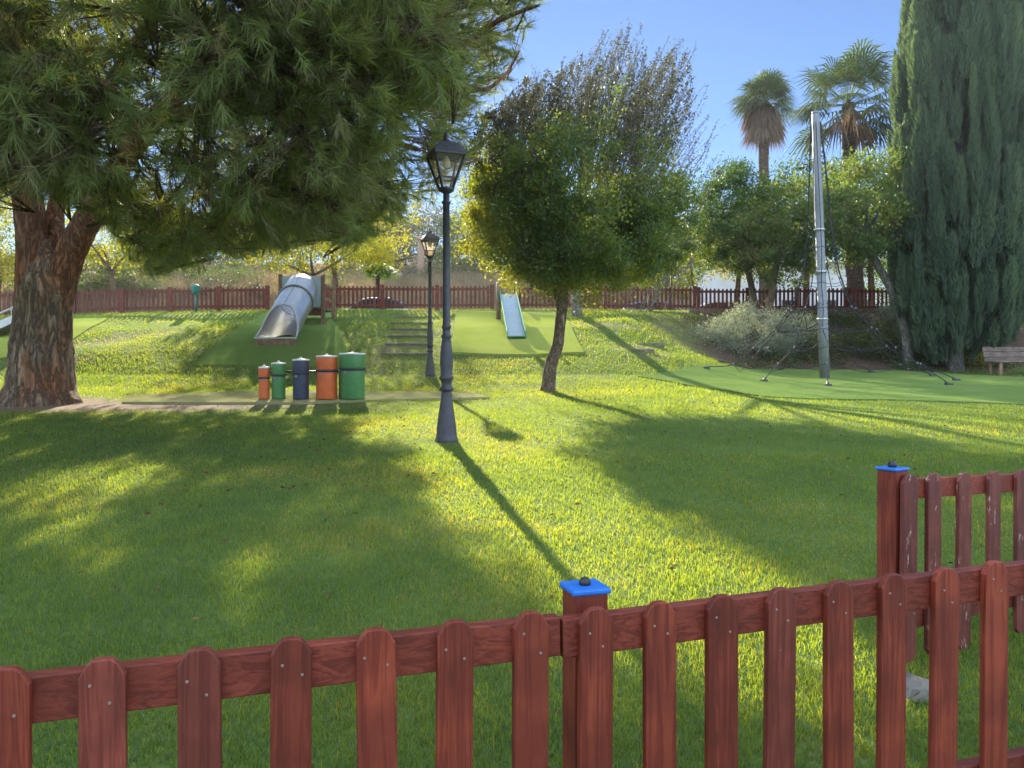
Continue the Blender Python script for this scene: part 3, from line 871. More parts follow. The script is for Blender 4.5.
def broad_tree():
    d = 17.5
    base = gnd(548, 391)
    d = base[1]
    root = thing('leafy_tree', 'round leafy evergreen tree with bent bare trunk standing alone mid-lawn', 'tree', base)
    b = lambda px, py, dd=0: at(px, py, d + dd)
    mb = MB()
    limb(mb, [b(547, 398), b(548, 388), b(551, 365), b(558, 345), b(560, 325), b(562, 305), b(560, 290), b(565, 270)], [.23, .165, .138, .124, .12, .125, .17, .15], 18, 6, .10, .08)
    mb.build('trunk', M['tree_bark'], root)
    fork = b(562, 290)
    targets = [b(520, 255, -.4), b(500, 210, .5), b(545, 200, -.9), b(560, 150, .3), b(600, 180, .8), b(610, 230, -.8), b(650, 225, .2), b(640, 160, -.3), b(585, 110, 0)]
    branchy(root, M['tree_bark'], fork, targets, .085)
    outline = [(455, 238), (458, 205), (474, 186), (470, 160), (490, 140), (496, 118), (522, 126), (530, 100), (552, 108), (566, 84), (586, 100), (602, 80), (622, 96), (640, 84), (652, 116), (676, 120), (670, 150), (690, 170), (682, 196), (694, 222), (676, 240), (684, 262), (652, 270), (640, 286), (612, 274), (596, 296), (566, 286), (540, 300), (522, 286), (494, 282), (480, 264)]
    lit = gpoly([(560, 405), (618, 430), (662, 470), (722, 530), (778, 578), (860, 650)])
    ctr = b(576, 192)
    q = rdir(6000) * (rng.uniform(.02, 1, (6000, 1)) ** (1 / 3))
    cen = ctr + q * np.array([3.05, 2.5, 2.55])
    px, py = proj(cen)
    k = inpoly(px + rng.normal(0, 9, len(px)), py + rng.normal(0, 9, len(px)), outline)
    cen = cen[k]
    L = land(cen)
    left = L[:, 0] < np.interp(L[:, 1], [p[1] for p in lit][::-1], [p[0] for p in lit][::-1])
    cen = cen[~left | (rng.uniform(size=len(cen)) < .42)]
    py = proj(cen)[1]
    cen = cen[rng.uniform(size=len(cen)) < .05 + .95 * sstep(112, 205, py + rng.normal(0, 12, len(py)))]
    # open gaps between boughs
    gap = fbm(cen[:, 0] * 1.1 + cen[:, 1] * .6, cen[:, 2] * 1.1 - cen[:, 1] * .4, 91)
    cen = cen[gap > .38][:640]
    nc = len(cen)
    cr_s = .16 * rng.uniform(.5, 1.5, (nc, 1, 1))
    P = (cen[:, None] + rng.normal(size=(nc, 200, 3)) * cr_s * np.array([1, 1, .75])).reshape(-1, 3)
    tone = np.clip(np.repeat(rng.normal(.38, .2, nc) + .3 * sstep(520, 460, proj(cen)[0]) + .2 * sstep(250, 290, proj(cen)[1]), 200) + rng.normal(0, .16, nc * 200), 0, 1)  # clumps low and to the left toned yellower, standing in for sunlight
    # sunlight on the low left of the crown painted into the leaf tone
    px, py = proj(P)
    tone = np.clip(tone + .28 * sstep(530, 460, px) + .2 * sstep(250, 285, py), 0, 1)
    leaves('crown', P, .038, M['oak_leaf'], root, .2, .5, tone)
    st, tp = [], []
    for k in range(290):
        x0, y0 = rng.uniform(480, 655), rng.uniform(120, 205)
        ln = rng.uniform(45, 105); dep = rng.uniform(-1.6, 1.6)
        sx = .28 * ln + rng.normal(0, 10) + (x0 - 575) * .10
        tx, ty = x0 + sx, y0 - ln
        top = np.interp(tx, [480, 520, 560, 600, 625, 690, 705], [120, 78, 58, 40, 22, 40, 100])
        tx = min(tx, 694 + rng.normal(0, 6))
        ty = max(ty, top + rng.uniform(0, 25))
        st.append(b(x0, y0, dep)); tp.append(b(tx, ty, dep * 1.1))
    shoots(root, M['grey_leaf'], M['grey_bark'], st, tp, 95, .036, 'spray')
    return root
broad_tree()

def wispy_tree():
    base = gnd(577, 316); d = base[1]
    root = thing('wispy_tree', 'tall grey tree of thin upright shoots rising behind the round leafy tree', 'tree', base)
    b = lambda px, py, dd=0: at(px, py, d + dd)
    mb = MB(); limb(mb, [b(577, 325), b(577, 312), b(578, 250), b(582, 190), b(590, 130)], [.24, .2, .18, .15, .06], 12, 6, .08)
    mb.build('trunk', M['grey_bark'], root)
    env = [(455, 215), (470, 130), (500, 95), (545, 70), (590, 45), (622, 18), (650, 45), (690, 35), (690, 90), (700, 120), (705, 160), (690, 240)]
    st, tp = [], []
    tops = [(520, 75), (535, 62), (555, 88), (570, 62), (585, 48), (600, 42), (612, 28), (624, 14), (632, 46), (648, 52), (660, 44), (676, 34), (684, 40), (690, 62), (688, 88), (694, 118), (700, 112), (716, 134), (690, 150), (700, 168), (502, 92), (494, 110), (480, 128), (474, 150), (510, 100), (545, 100), (640, 70), (660, 78), (672, 100), (600, 80), (575, 90), (560, 110), (530, 110), (618, 60), (648, 85), (705, 190), (700, 215), (688, 228), (668, 120), (680, 140), (590, 70), (606, 66)]
    targets = []
    for (x, y) in tops:
        for k in range(11):
            tx, ty = x + rng.normal(0, 10), y + abs(rng.normal(0, 16))
            dep = rng.uniform(-2.2, 2.2) * (.5 + .5 * (y - 20) / 200)
            ln = rng.uniform(45, 100)
            lean = (x - 540) / 170 * .55 + rng.normal(.12, .12)
            tp.append(b(tx, ty, dep)); st.append(b(tx - lean * ln, ty + ln, dep * .6))
    shoots(root, M['grey_leaf'], M['grey_bark'], st, tp, 46, .038)
    branchy(root, M['grey_bark'], b(579, 230), [b(510, 150, -.5), b(545, 120, .8), b(600, 110, -.6), b(635, 120, .5), b(665, 160, -.8), b(670, 130, 1), b(500, 180, .9), b(620, 90, 0), b(570, 100, 0)], .07)
wispy_tree()

def round_tree(name, label, base, ctr, rad, mat, bark_m, r0, n_cl, per, cl_r, lsize, outline=None, group=None, trunk=None, hollow=.4, limbs=5, droop=.2):
    base = np.asarray(base, float); ctr = np.asarray(ctr, float); rad = np.asarray(rad, float)
    root = thing(name, label, 'tree', base, group)
    mb = MB()
    tp = trunk or [base - np.array([0, 0, .3]), base + (ctr - base) * .3 + rng.normal(0, .05, 3), base + (ctr - base) * .65 + rng.normal(0, .08, 3)]
    limb(mb, tp, list(np.linspace(r0 * 1.15, r0 * .7, len(tp))), 10, 5, .1, .05)
    mb.build('trunk', M[bark_m], root)
    P, tone, cen = cloud(ctr, rad, n_cl, per, cl_r, outline, 3, hollow)
    if limbs:
        branchy(root, M[bark_m], tp[-1], [ctr + rdir(1)[0] * rad * .65 for _ in range(limbs)], r0 * .5, 6, 4)
    leaves('crown', P, lsize, M[mat], root, droop, .5, tone)
    return root

# trees along the right, by the fence
def right_trees():
    bp = gnd(770, 350)
    d = 28.5
    round_tree('leafy_tree', 'dark green round tree standing left of the climbing mast, below the shorter palm', (at(752, 318, d)[0], d, float(gz(at(752, 318, d)[0], d))),
               at(733, 216, d), (1.75, 1.6, 2.2), 'dark_leaf', 'tree_bark', .13, 170, 170, .19, .05,
               [(692, 238), (690, 212), (704, 186), (722, 166), (745, 160), (766, 172), (778, 200), (780, 250), (768, 276), (735, 272), (708, 262)],
               trunk=[at(756, 326, d), at(754, 300, d), at(748, 270, d), at(742, 245, d)])
    d = 27.2
    round_tree('leafy_tree', 'loose tree with drooping reddish-green leaves just left of the climbing mast', (at(768, 330, d)[0], d, float(gz(at(768, 330, d)[0], d))),
               at(782, 232, d), (1.9, 1.6, 2.1), 'lime_leaf', 'tree_bark', .14, 110, 130, .22, .06,
               [(738, 226), (752, 190), (785, 180), (815, 172), (838, 190), (838, 250), (822, 284), (790, 276), (768, 290), (748, 262)],
               trunk=[at(766, 340, d), at(769, 310, d), at(774, 280, d), at(780, 250, d)], droop=.6)
    d = 25.0
    bx = at(906, 372, d)
    base = on(bx[0], d)
    round_tree('leafy_tree', 'light-leaved tree on a pale leaning trunk between the mast and the cypress', base,
               at(856, 205, d), (2.0, 1.7, 1.9), 'lime_leaf', 'grey_bark', .15, 150, 130, .22, .058,
               [(815, 200), (826, 172), (850, 158), (880, 150), (904, 160), (910, 210), (905, 262), (880, 280), (850, 270), (826, 262)],
               trunk=[base - np.array([0, 0, .2]), at(908, 350, d), at(902, 318, d), at(889, 285, d), at(876, 262, d), at(866, 235, d)], droop=.6)
    d = 33
    round_tree('sapling', 'slim yellow-green sapling behind the fence left of the dark round tree', on(at(692, 300, d)[0], d), at(690, 236, d), (1.5, 1.3, 2.2), 'lime_leaf', 'tree_bark', .05, 70, 60, .24, .06, limbs=4)
    d = 52
    for i, (px, py, rx, rz, mt, lab) in enumerate((
        (672, 268, 5.4, 3.2, 'yellow_leaf', 'broad yellow-green bush tree far behind the fence, right of the central tree'),
        (640, 262, 4.5, 3.0, 'lime_leaf', 'hazy olive tree far behind the fence, partly hidden by the central tree'))):
        c = at(px, py, d + i * 4)
        round_tree('distant_tree', lab, on(c[0], d + i * 4), c, (rx, 3, rz), mt, 'tree_bark', .2, 110, 90, .5, .13, limbs=3)
right_trees()

def fan(c, axis_dir, L, nseg, spread, fold=.12, droop=.35):
    """one fan leaf: blades radiating from the hub"""
    a = unit(np.asarray(axis_dir, float))
    s = unit(np.cross(a, np.array([0, 0, 1.]) + rng.normal(0, .15, 3)))
    n = np.cross(s, a)
    out = []
    for k in range(nseg):
        th = (k / (nseg - 1) - .5) * spread
        dv = a * math.cos(th) + s * math.sin(th) + n * fold * math.cos(th * 1.5)
        dv = unit(dv)
        ll = L * (.75 + .3 * math.cos(th)) * rng.uniform(.85, 1.1)
        w_ = unit(np.cross(dv, n)) * L * .032
        m1 = c + dv * ll * .55
        tip = c + dv * ll + np.array([0, 0, -droop * ll * rng.uniform(.6, 1.3)])
        out.append([c, m1 - w_, tip, m1 + w_])
    return out
def palm(label, base, hub, r, nfan, L, petiole, skirt, name='palm_tree', lo=-.35, leaf='palm_leaf'):
    base = np.asarray(base, float); hub = np.asarray(hub, float)
    root = thing(name, label, 'tree', base)
    mb = MB(); limb(mb, [base - np.array([0, 0, .4]), base + (hub - base) * .1, base + (hub - base) * .45 + rng.normal(0, .06, 3), hub], [r * 1.5, r * 1.15, r, r * .8], 14, 10, .12)
    mb.build('trunk', M['palm_bark'], root)
    FV = []; SV = []; PV = []
    for i in range(nfan):
        el = rng.uniform(lo, 1.35); az = rng.uniform(0, 2 * math.pi)
        dv = np.array([math.cos(az) * math.cos(el), math.sin(az) * math.cos(el), math.sin(el)])
        pl = petiole * rng.uniform(.7, 1.15)
        e = hub + dv * pl + np.array([0, 0, -.12 * pl * (1 - math.sin(el))])
        sd = unit(np.cross(dv, rdir(1)[0])) * .022
        PV.append([hub - sd, hub + sd, e + sd * .6, e - sd * .6])
        FV += fan(e, dv + np.array([0, 0, -.15]), L * rng.uniform(.8, 1.1), 19, 3.6)
    np_mesh('petiole', np.array(PV), 4, [(0, 1, 2, 3)], M[leaf], rng.uniform(.5, 1, len(PV)), root)
    n = len(FV) // 19
    tn = np.repeat(np.clip(rng.normal(.45, .22, n), 0, 1), 19)
    np_mesh('crown', np.array(FV), 4, [(0, 1, 2, 3)], M[leaf], tn, root)
    if skirt:
        for i in range(skirt):
            az = rng.uniform(0, 2 * math.pi); hh = rng.uniform(-.1, 1) * 1.3
            dv = np.array([math.cos(az) * .38, math.sin(az) * .38, -1])
            SV += fan(hub + np.array([math.cos(az) * r * 1.5, math.sin(az) * r * 1.5, -hh + .1]), dv, L * 1.05, 11, 1.2, .1, .25)
        np_mesh('dead_frond_skirt', np.array(SV), 4, [(0, 1, 2, 3)], M['palm_dead'], np.clip(rng.normal(.4, .25, len(SV)), 0, 1), root)
d = 31.5
h = at(848, 104, d)
palm('big fan palm with spiky spread crown above the mast, thick brown trunk rising behind it', on(at(857, 310, d)[0], d), h, .30, 54, 1.30, 1.45, 3, lo=-.75)
d = 42
h = at(763, 104, d)
palm('shorter-crowned fan palm with shaggy brown skirt of dead fronds, left of the mast', on(at(766, 310, d)[0], d), h, .30, 50, 1.2, .95, 70, lo=-.2)
d = 36
h = at(378, 276, d)
palm('small bright green young palm on the dry slope beyond the fence', on(at(379, 286, d)[0], d), h, .12, 26, .80, .40, 0, lo=.1, leaf='young_palm')

def cypress(label, base, H, rmax, n_sp, per, seed, nm='cypress_tree'):
    base = np.asarray(base, float)
    root = thing(nm, label, 'tree', base)
    mb = MB(); limb(mb, [base - np.array([0, 0, .3]), base + np.array([0, 0, .9]), base + np.array([.05, 0, H * .5])], [.3, .24, .12], 12, 5, .1)
    mb.build('trunk', M['grey_bark'], root)
    ncl = int(n_sp * .40)
    def prof(t): return np.interp(t, [0, .04, .12, .3, .55, .8, .93, 1], [.55, .8, .96, 1, .9, .62, .34, .04]) * rmax
    t = rng.uniform(0, 1, ncl) ** .95
    az = rng.uniform(0, 2 * np.pi, ncl)
    k = rng.uniform(.80, 1.0, ncl)
    k[: ncl // 4] = rng.uniform(.3, .65, ncl // 4)
    Lc = rng.uniform(.8, 1.9, ncl); Rc = rng.uniform(.10, .21, ncl)
    z0 = base[2] + .6 + t * (H - 1.6)
    per_c = int(per * 3.6)
    u = rng.uniform(0, 1, (ncl, per_c))
    rad = np.sin(np.pi * np.clip(u * .82 + .14, 0, 1)) ** .8 * Rc[:, None] * np.sqrt(rng.uniform(.35, 1.05, (ncl, per_c)))
    a2 = rng.uniform(0, 2 * np.pi, (ncl, per_c))
    rr = prof(t) * k
    lean = .03 + .06 * rng.uniform(size=ncl)
    X = base[0] + np.cos(az)[:, None] * (rr[:, None] + lean[:, None] * u * Lc[:, None]) + rad * np.cos(a2)
    Y = base[1] + np.sin(az)[:, None] * (rr[:, None] + lean[:, None] * u * Lc[:, None]) + rad * np.sin(a2)
    Zz = z0[:, None] + (u - .3) * Lc[:, None] + 0 * rad
    Q = np.stack([X, Y, Zz], -1).reshape(-1, 3)
    od = np.stack([np.cos(a2) * .45 + np.cos(az)[:, None] * .2, np.sin(a2) * .45 + np.sin(az)[:, None] * .2, np.ones_like(a2)], -1).reshape(-1, 3)
    nd = unit(od + rdir(len(Q)) * .35)
    ln = rng.uniform(.06, .13, (len(Q), 1)); sd = unit(np.cross(nd, rdir(len(Q)))) * .02
    V = np.stack([Q - nd * ln - sd, Q - nd * ln + sd, Q + nd * ln], 1)
    ok = Q[:, 2] > base[2] + .5 + .25 * np.sin(az * 3)[:, None].repeat(per_c, 1).ravel()
    tn = (np.clip(rng.normal(.4, .2, ncl), 0, 1)[:, None] + .25 * (u - .5)).ravel() + rng.normal(0, .1, len(Q))
    np_mesh('crown', V[ok], 3, [(0, 1, 2)], M['cypress_leaf'], np.clip(tn, 0, 1)[ok], root)
    return root
b = gnd(947, 369.5)
b = b + np.array([.25, 0, 0])
cypress('big dense dark cypress column reaching out of the top on the right', b, 17.0, 1.95, 3400, 90, 3)
cypress('second cypress half hidden behind the big one, at the right edge', on(b[0] + 2.6, b[1] + 2.6), 16.0, 1.75, 1700, 80, 13)

# ------------------------------------------------------------------ background beyond the fence
def hill_trees():
    spec = [  # px, py(crown centre), d, rx, rz, material, label
        (332, 211, 36.0, 4.3, 2.4, 'yellow_leaf', 'lime-yellow sunlit tree hanging low behind the tube slide, under the pine'),
        (312, 251, 33.5, 3.9, .62, 'yellow_leaf', 'wide bright yellow-lime foliage seen just below the pine fringe, above the tube slide'),
        (428, 240, 62, 4.5, 3.0, 'grey_leaf', 'grey-green rounded tree on the hill directly left of the tall lamp pole'),
        (475, 252, 58, 3.2, 3.4, 'dark_leaf', 'dark bushy tree on the hill just right of the tall lamp pole'),
        (375, 232, 70, 5.0, 2.6, 'shrub_leaf', 'dull green tree on the hill crest behind the far lamp'),
        (110, 235, 40, 3.0, 1.7, 'yellow_leaf', 'yellow-green tree behind the big pine trunk on its right'),
        (-5, 232, 33, 2.6, 2.1, 'yellow_leaf', 'yellow-green leafy tree at the left edge behind the pine trunk'),
        (75, 276, 46, 4.2, 1.6, 'shrub_leaf', 'grey-green scrub bush on the slope right of the pine trunk'),
        (175, 240, 66, 6.0, 2.5, 'dark_leaf', 'dark tree on the hilltop half hidden by low pine branches'),
        (250, 236, 72, 6.0, 2.4, 'shrub_leaf', 'olive tree on the hilltop straight above the tube slide'),
        (513, 205, 66, 2.8, 4.2, 'grey_leaf', 'tall hazy tree on the hill seen past the left edge of the leafy tree'),
        (545, 262, 64, 5.0, 3.2, 'dark_leaf', 'dark green tree on the slope seen under the leafy tree crown'),
        (592, 258, 60, 5.0, 3.4, 'shrub_leaf', 'olive bush tree on the slope right of the bent trunk'),
    ]
    for px, py, d, rx, rz, mt, lab in spec:
        c = at(px, py, d)
        sc = d / 40
        round_tree('distant_tree', lab, on(c[0] + .2, d), c, (rx, rx * .7, rz), mt, 'tree_bark', .16 * sc, 120, 80, .34 * sc, .075 * sc, limbs=3)
hill_trees()
def right_back():
    for px, py, d, rx, rz, mt, lab in (
        (1018, 215, 33, 2.2, 4.5, 'dark_leaf', 'dark broadleaf tree behind the cypresses at the right edge'),
        (1060, 250, 30, 3, 4, 'shrub_leaf', 'brownish leafy tree just outside the right edge'),
        (806, 214, 33, 2.6, 2.2, 'dark_leaf', 'dark leafy tree filling in behind the climbing mast, below the two palms'),
        (872, 218, 34, 2.6, 2.4, 'lime_leaf', 'olive-leaved tree behind the fence under the big fan palm'),
        (735, 246, 36, 2.4, 1.3, 'yellow_leaf', 'low yellow-green tree showing behind the dark round tree'),
        (915, 262, 37, 2.6, 3.6, 'dark_leaf', 'dark tree behind the fence left of the big cypress')):
        c = at(px, py, d)
        round_tree('background_tree', lab, on(c[0], d), c, (rx, 1.8, rz), mt, 'tree_bark', .16, 110, 100, .36, .07, limbs=3)
right_back()

# shrubs on the right bank
def shrub(name, label, base, rx, ry, rz, mat, n_cl, per, ls, up=0.):
    base = np.asarray(base, float)
    root = thing(name, label, 'shrub', base)
    P, tone, cen = cloud(base + np.array([0, 0, rz * .55]), (rx, ry, rz), n_cl, per, .13, None, 0, .3)
    P = P[P[:, 2] > gz(P[:, 0], P[:, 1]) - .02]
    leaves('foliage', P, ls, M[mat], root, -up, .35)
    n = 26; a = np.repeat(base[None], n, 0) + rng.normal(0, .08, (n, 3)) * np.array([1, 1, 0]); c = base + np.array([0, 0, rz * .5]) + rdir(n) * np.array([rx, ry, rz]) * .7
    sd = unit(np.cross(c - a, rdir(n))) * .012
    np_mesh('stem', np.stack([a - sd, a + sd, c + sd * .4, c - sd * .4], 1), 4, [(0, 1, 2, 3)], M['tree_bark'], None, root)
shrub('shrub', 'large silvery sage bush on the mulched bank left of the climbing mast', gnd(752, 352), 1.5, 1.1, 1.05, 'sage_leaf', 170, 90, .035, .4)
shrub('shrub', 'silvery sage bush close behind the net, right of the larger one', gnd(793, 352), .85, .8, .9, 'sage_leaf', 90, 80, .035, .4)
shrub('shrub', 'low dry grey bush on the left end of the mulched bank', gnd(714, 343), .8, .6, .42, 'sage_leaf', 50, 60, .03, .4)
shrub('shrub', 'dark low evergreen bush behind the foot of the climbing mast', gnd(818, 358), .7, .5, .55, 'shrub_leaf', 60, 80, .035)
shrub('shrub', 'dark green ground-hugging bush right of the climbing mast', gnd(862, 357), 1.0, .6, .6, 'shrub_leaf', 90, 80, .035)
shrub('shrub', 'dry pale shrub beside the leaning trunk near the cypress', gnd(895, 333), .9, .6, .8, 'sage_leaf', 80, 80, .035, .3)
shrub('shrub', 'yellowish shrub low down between the leaning trunk and the cypress trunk', gnd(921, 360), .6, .5, .5, 'lime_leaf', 50, 60, .035)
shrub('shrub', 'yellow-leaved small shrub between the cypress trunk and the wooden bench', gnd(972, 366), .45, .4, .5, 'yellow_leaf', 36, 50, .035)
shrub('shrub', 'bright green clump on the bank above the mast foot', gnd(815, 338), .7, .5, .5, 'lime_leaf', 50, 60, .035)
shrub('shrub', 'dark shrub at the foot of the far fence right of the palm trunk', gnd(880, 345), .9, .6, .6, 'shrub_leaf', 70, 70, .035)
def ground_cover():
    n = 900
    x = rng.uniform(6.2, 19, n); y = rng.uniform(24.4, 29.4, n)
    k = (fbm(x * .7, y * .9, 211) > .52) & (mulch_mask(x, y) > .6); x, y = x[k], y[k]; n = len(x)
    c = np.stack([x, y, gz(x, y) + .10], 1)
    P = (c[:, None] + rng.normal(size=(n, 60, 3)) * np.array([.2, .2, .09])).reshape(-1, 3)
    m = len(P); u = rdir(m) * .045; v = unit(np.cross(u, rdir(m))) * .02
    o = np_mesh('ground_cover', np.stack([P - u, P + v, P + u, P - v], 1), 4, [(0, 1, 2, 3)], M['shrub_leaf'], np.repeat(np.clip(rng.normal(.45, .3, n), 0, 1), 60)); tag(o, kind='stuff')
ground_cover()
# a planter edging under the right fence
e0, e1 = at(690, 314, 29.7), at(896, 316, 29.9)
n = MB(); n.box(((e0[0] + e1[0]) / 2, 29.75, float(gz(e0[0] + 3, 29.75)) + .02), (e1[0] - e0[0], .07, .34))
o = n.build('timber_edging', M['wood'], None, loc=((e0[0] + e1[0]) / 2, 29.75, float(gz(e0[0] + 3, 29.75))))
tag(o, 'long brown timber board edging the bank below the right-hand far fence', 'edging')

def scrub():
    for i in range(46):
        px = rng.uniform(-30, 470) if i > 22 else rng.uniform(60, 270)
        d = rng.uniform(43.5, 60)
        x = (px - 512) / F * d
        b = on(x, d); q = rng.uniform(.5, 1.35)
        root = thing('scrub_bush', 'small dry scrub bush scattered on the far slope', 'bush', b, 'scrub bushes on the far slope')
        P, tone, cen = cloud(b + np.array([0, 0, q * .4]), (q * 1.3, q, q * .8), 26, 60, .2, None, 0, .3)
        leaves('foliage', P, .06, M['shrub_leaf'] if rng.uniform() < .7 else M['grey_leaf'], root, -.2, .4, tone)
scrub()
def dry_stuff():
    n = 26000
    x = rng.uniform(-46, 8, n); y = 40 + rng.uniform(0, 1, n) ** 1.3 * 26
    k = rng.uniform(size=n) < .25 + 1.0 * fbm(x * .35, y * .35, 101)
    x, y = x[k], y[k]; n = len(x)
    z = gz(x, y)
    K = 7
    bx = np.repeat(np.stack([x, y, z], 1), K, 0) + rng.normal(0, .12, (n * K, 3)) * np.array([1, 1, 0])
    h = rng.uniform(.25, .8, (n * K, 1)) * np.repeat(.6 + .8 * fbm(x * .6, y * .6, 7), K)[:, None]
    tip = bx + np.array([0, 0, 1.]) * h + rng.normal(0, .35, (n * K, 3)) * h * np.array([1, 1, .1])
    a = rng.uniform(0, 6.28, n * K); sd = np.stack([np.cos(a), np.sin(a), 0 * a], 1) * .022
    o = np_mesh('dry_grass', np.stack([bx - sd, bx + sd, tip], 1), 3, [(0, 1, 2)], M['dry_grass'], np.clip(np.repeat(rng.normal(.5, .25, n), K), 0, 1)); tag(o, kind='stuff')
dry_stuff()

# white building, chimney pillar, cars, sign
def white_building():
    d = 44
    a, c = at(716, 290, d)[0], at(930, 290, d)[0]
    z0 = float(gz((a + c) / 2, d)) - .2; z1 = at(800, 263, d)[2]
    root = thing('white_building', 'long low white building behind the fence on the right, partly hidden by trees', 'building', ((a + c) / 2, d, z0))
    MB().box(((a + c) / 2, d + 2, (z0 + z1) / 2), (c - a, 4, z1 - z0)).build('wall', M['white_wall'], root)
    MB().box(((a + c) / 2, d + 1.9, z1 + .09), (c - a + .4, 4.6, .18)).build('roof', M['white_wall'], root)
    for k in range(5):
        x = a + 2 + k * 2.2
        f = MB().box((x, d - .02, z0 + 1.35), (.9, .05, .8)).build('window', M['galv'], root)
        MB().box((x, d - .05, z0 + 1.35), (.78, .02, .68)).build('pane', M['car_glass'], f)
white_building()
def chimney():
    b = on(at(92, 262, 50)[0], 50)
    root = thing('stone_pillar', 'small terracotta pillar with white cap on the scrubby hillside right of the pine trunk', 'pillar', b)
    zt = at(92, 253, 50)[2]
    MB().box((b[0], b[1], (b[2] + zt) / 2 - .2), (.5, .5, zt - b[2] + .4)).build('shaft', M['brick'], root, bevel=.02)
    MB().box((b[0], b[1], zt + .12), (.95, .95, .24)).build('pillar_cap', M['white_cap'], root, bevel=.03)
    b = on(at(421, 262, 56)[0], 56)
    root = thing('brick_pillar', 'slim brick-coloured pillar on the hill directly behind the far lamp', 'pillar', b)
    zt = at(421, 240, 56)[2]
    MB().box((b[0], b[1], (b[2] + zt) / 2 - .2), (.45, .45, zt - b[2] + .4)).build('shaft', M['brick'], root, bevel=.02)
    MB().box((b[0], b[1], zt + .1), (.7, .7, .2)).build('pillar_cap', M['roof'], root, bevel=.03)
chimney()
def car(label, c, L, mat, facing=1):
    c = np.asarray(c, float)
    root = thing('parked_car', label, 'car', c)
    W = 1.7
    lower = [(-L / 2, .28), (-L / 2 + .02, .62), (-L / 2 + .1, .8), (-L * .26, .92), (L * .33, .95), (L / 2 - .08, .9), (L / 2, .55), (L / 2 - .04, .28)]
    body = MB().prism([(a * facing, b) for a, b in lower], ((c[0], c[1] - W / 2, c[2]), (1, 0, 0), (0, 0, 1), (0, 1, 0)), W).build('body', mat, root, bevel=.06)
    cab = [(-L * .27, .90), (-L * .12, 1.36), (-L * .02, 1.44), (L * .2, 1.44), (L * .3, 1.34), (L * .42, .93)]
    MB().prism([(a * facing, b) for a, b in cab], ((c[0], c[1] - W / 2 + .12, c[2]), (1, 0, 0), (0, 0, 1), (0, 1, 0)), W - .24).build('cabin', mat, root, bevel=.05)
    win = [(-L * .22, .95), (-L * .105, 1.31), (L * .03, 1.36), (L * .03, .95)], [(L * .05, .95), (L * .05, 1.36), (L * .2, 1.36), (L * .27, 1.29), (L * .36, .97)]
    for wv in win:
        MB().prism([(a * facing, b) for a, b in wv], ((c[0], c[1] - W / 2 + .105, c[2]), (1, 0, 0), (0, 0, 1), (0, 1, 0)), .02).build('window', M['car_glass'], root)
    for sx in (-.31, .31):
        for sy in (-1, 1):
            q = c + np.array([sx * L, sy * (W / 2 - .08), .31])
            wv = MB().tube([q - np.array([0, .1, 0]), q + np.array([0, .1, 0])], .31, 20).build('wheel', M['tyre'], root)
            MB().tube([q - np.array([0, .108, 0]), q + np.array([0, .108, 0])], .19, 14).build('rim', M['steel'], wv)
    for sy in (-.6, .6):
        MB().box(c + np.array([-L / 2 * facing - .0 * facing, sy, .68]), (.08, .3, .14)).build('headlight', M['white_cap'], root, bevel=.02)
def place_car(label, px, d, L, mat, f=1): car(label, on(at(px, 300, d)[0], d), L, mat, f)
place_car('silver car parked behind the fence just right of the tube slide', 374, 35.0, 4.1, M['car_silver'])
place_car('white car parked behind the fence left of the white building', 728, 37.0, 4.2, M['car_white'], -1)
place_car('silver car parked behind the fence, seen right of the bent tree trunk', 640, 37.0, 4.2, M['car_silver'])
def sign():
    d = 33; b = on(at(671, 290, d)[0], d)
    zt = at(671, 270, d)[2]
    root = thing('small_sign', 'small dark rectangular sign on a thin post behind the fence', 'sign', b)
    MB().tube([b, (b[0], b[1], zt + .1)], .03, 8).build('post', M['iron'], root)
    MB().box((b[0], b[1] - .045, zt), (.34, .03, .26)).build('sign_plate', M['sign'], root, bevel=.008)
    p = on(at(680, 290, d)[0], d + .4)
    zt = at(680, 256, d + .4)[2]
    o = MB().tube([p, (p[0], p[1], zt)], [.035, .025], 8).build('thin_post', M['iron'], None, loc=p)
    tag(o, 'bare thin dark post behind the fence right of the small sign', 'post')
sign()
def litter_bin():
    d = 29.6; b = on(at(196, 315, d)[0], d)
    zt = at(196, 284.5, d)[2]
    root = thing('litter_bin', 'dark green litter bin on a post at the left far fence', 'bin', b)
    MB().tube([b - np.array([0, 0, .1]), (b[0], b[1], zt - .3)], .05, 8).build('post', M['bin'], root)
    MB().lathe([(.13, 0), (.15, .03), (.16, .3), (.15, .33), (.04, .36)], (b[0], b[1], zt - .36), 18).build('bin_body', M['bin'], root)
litter_bin()

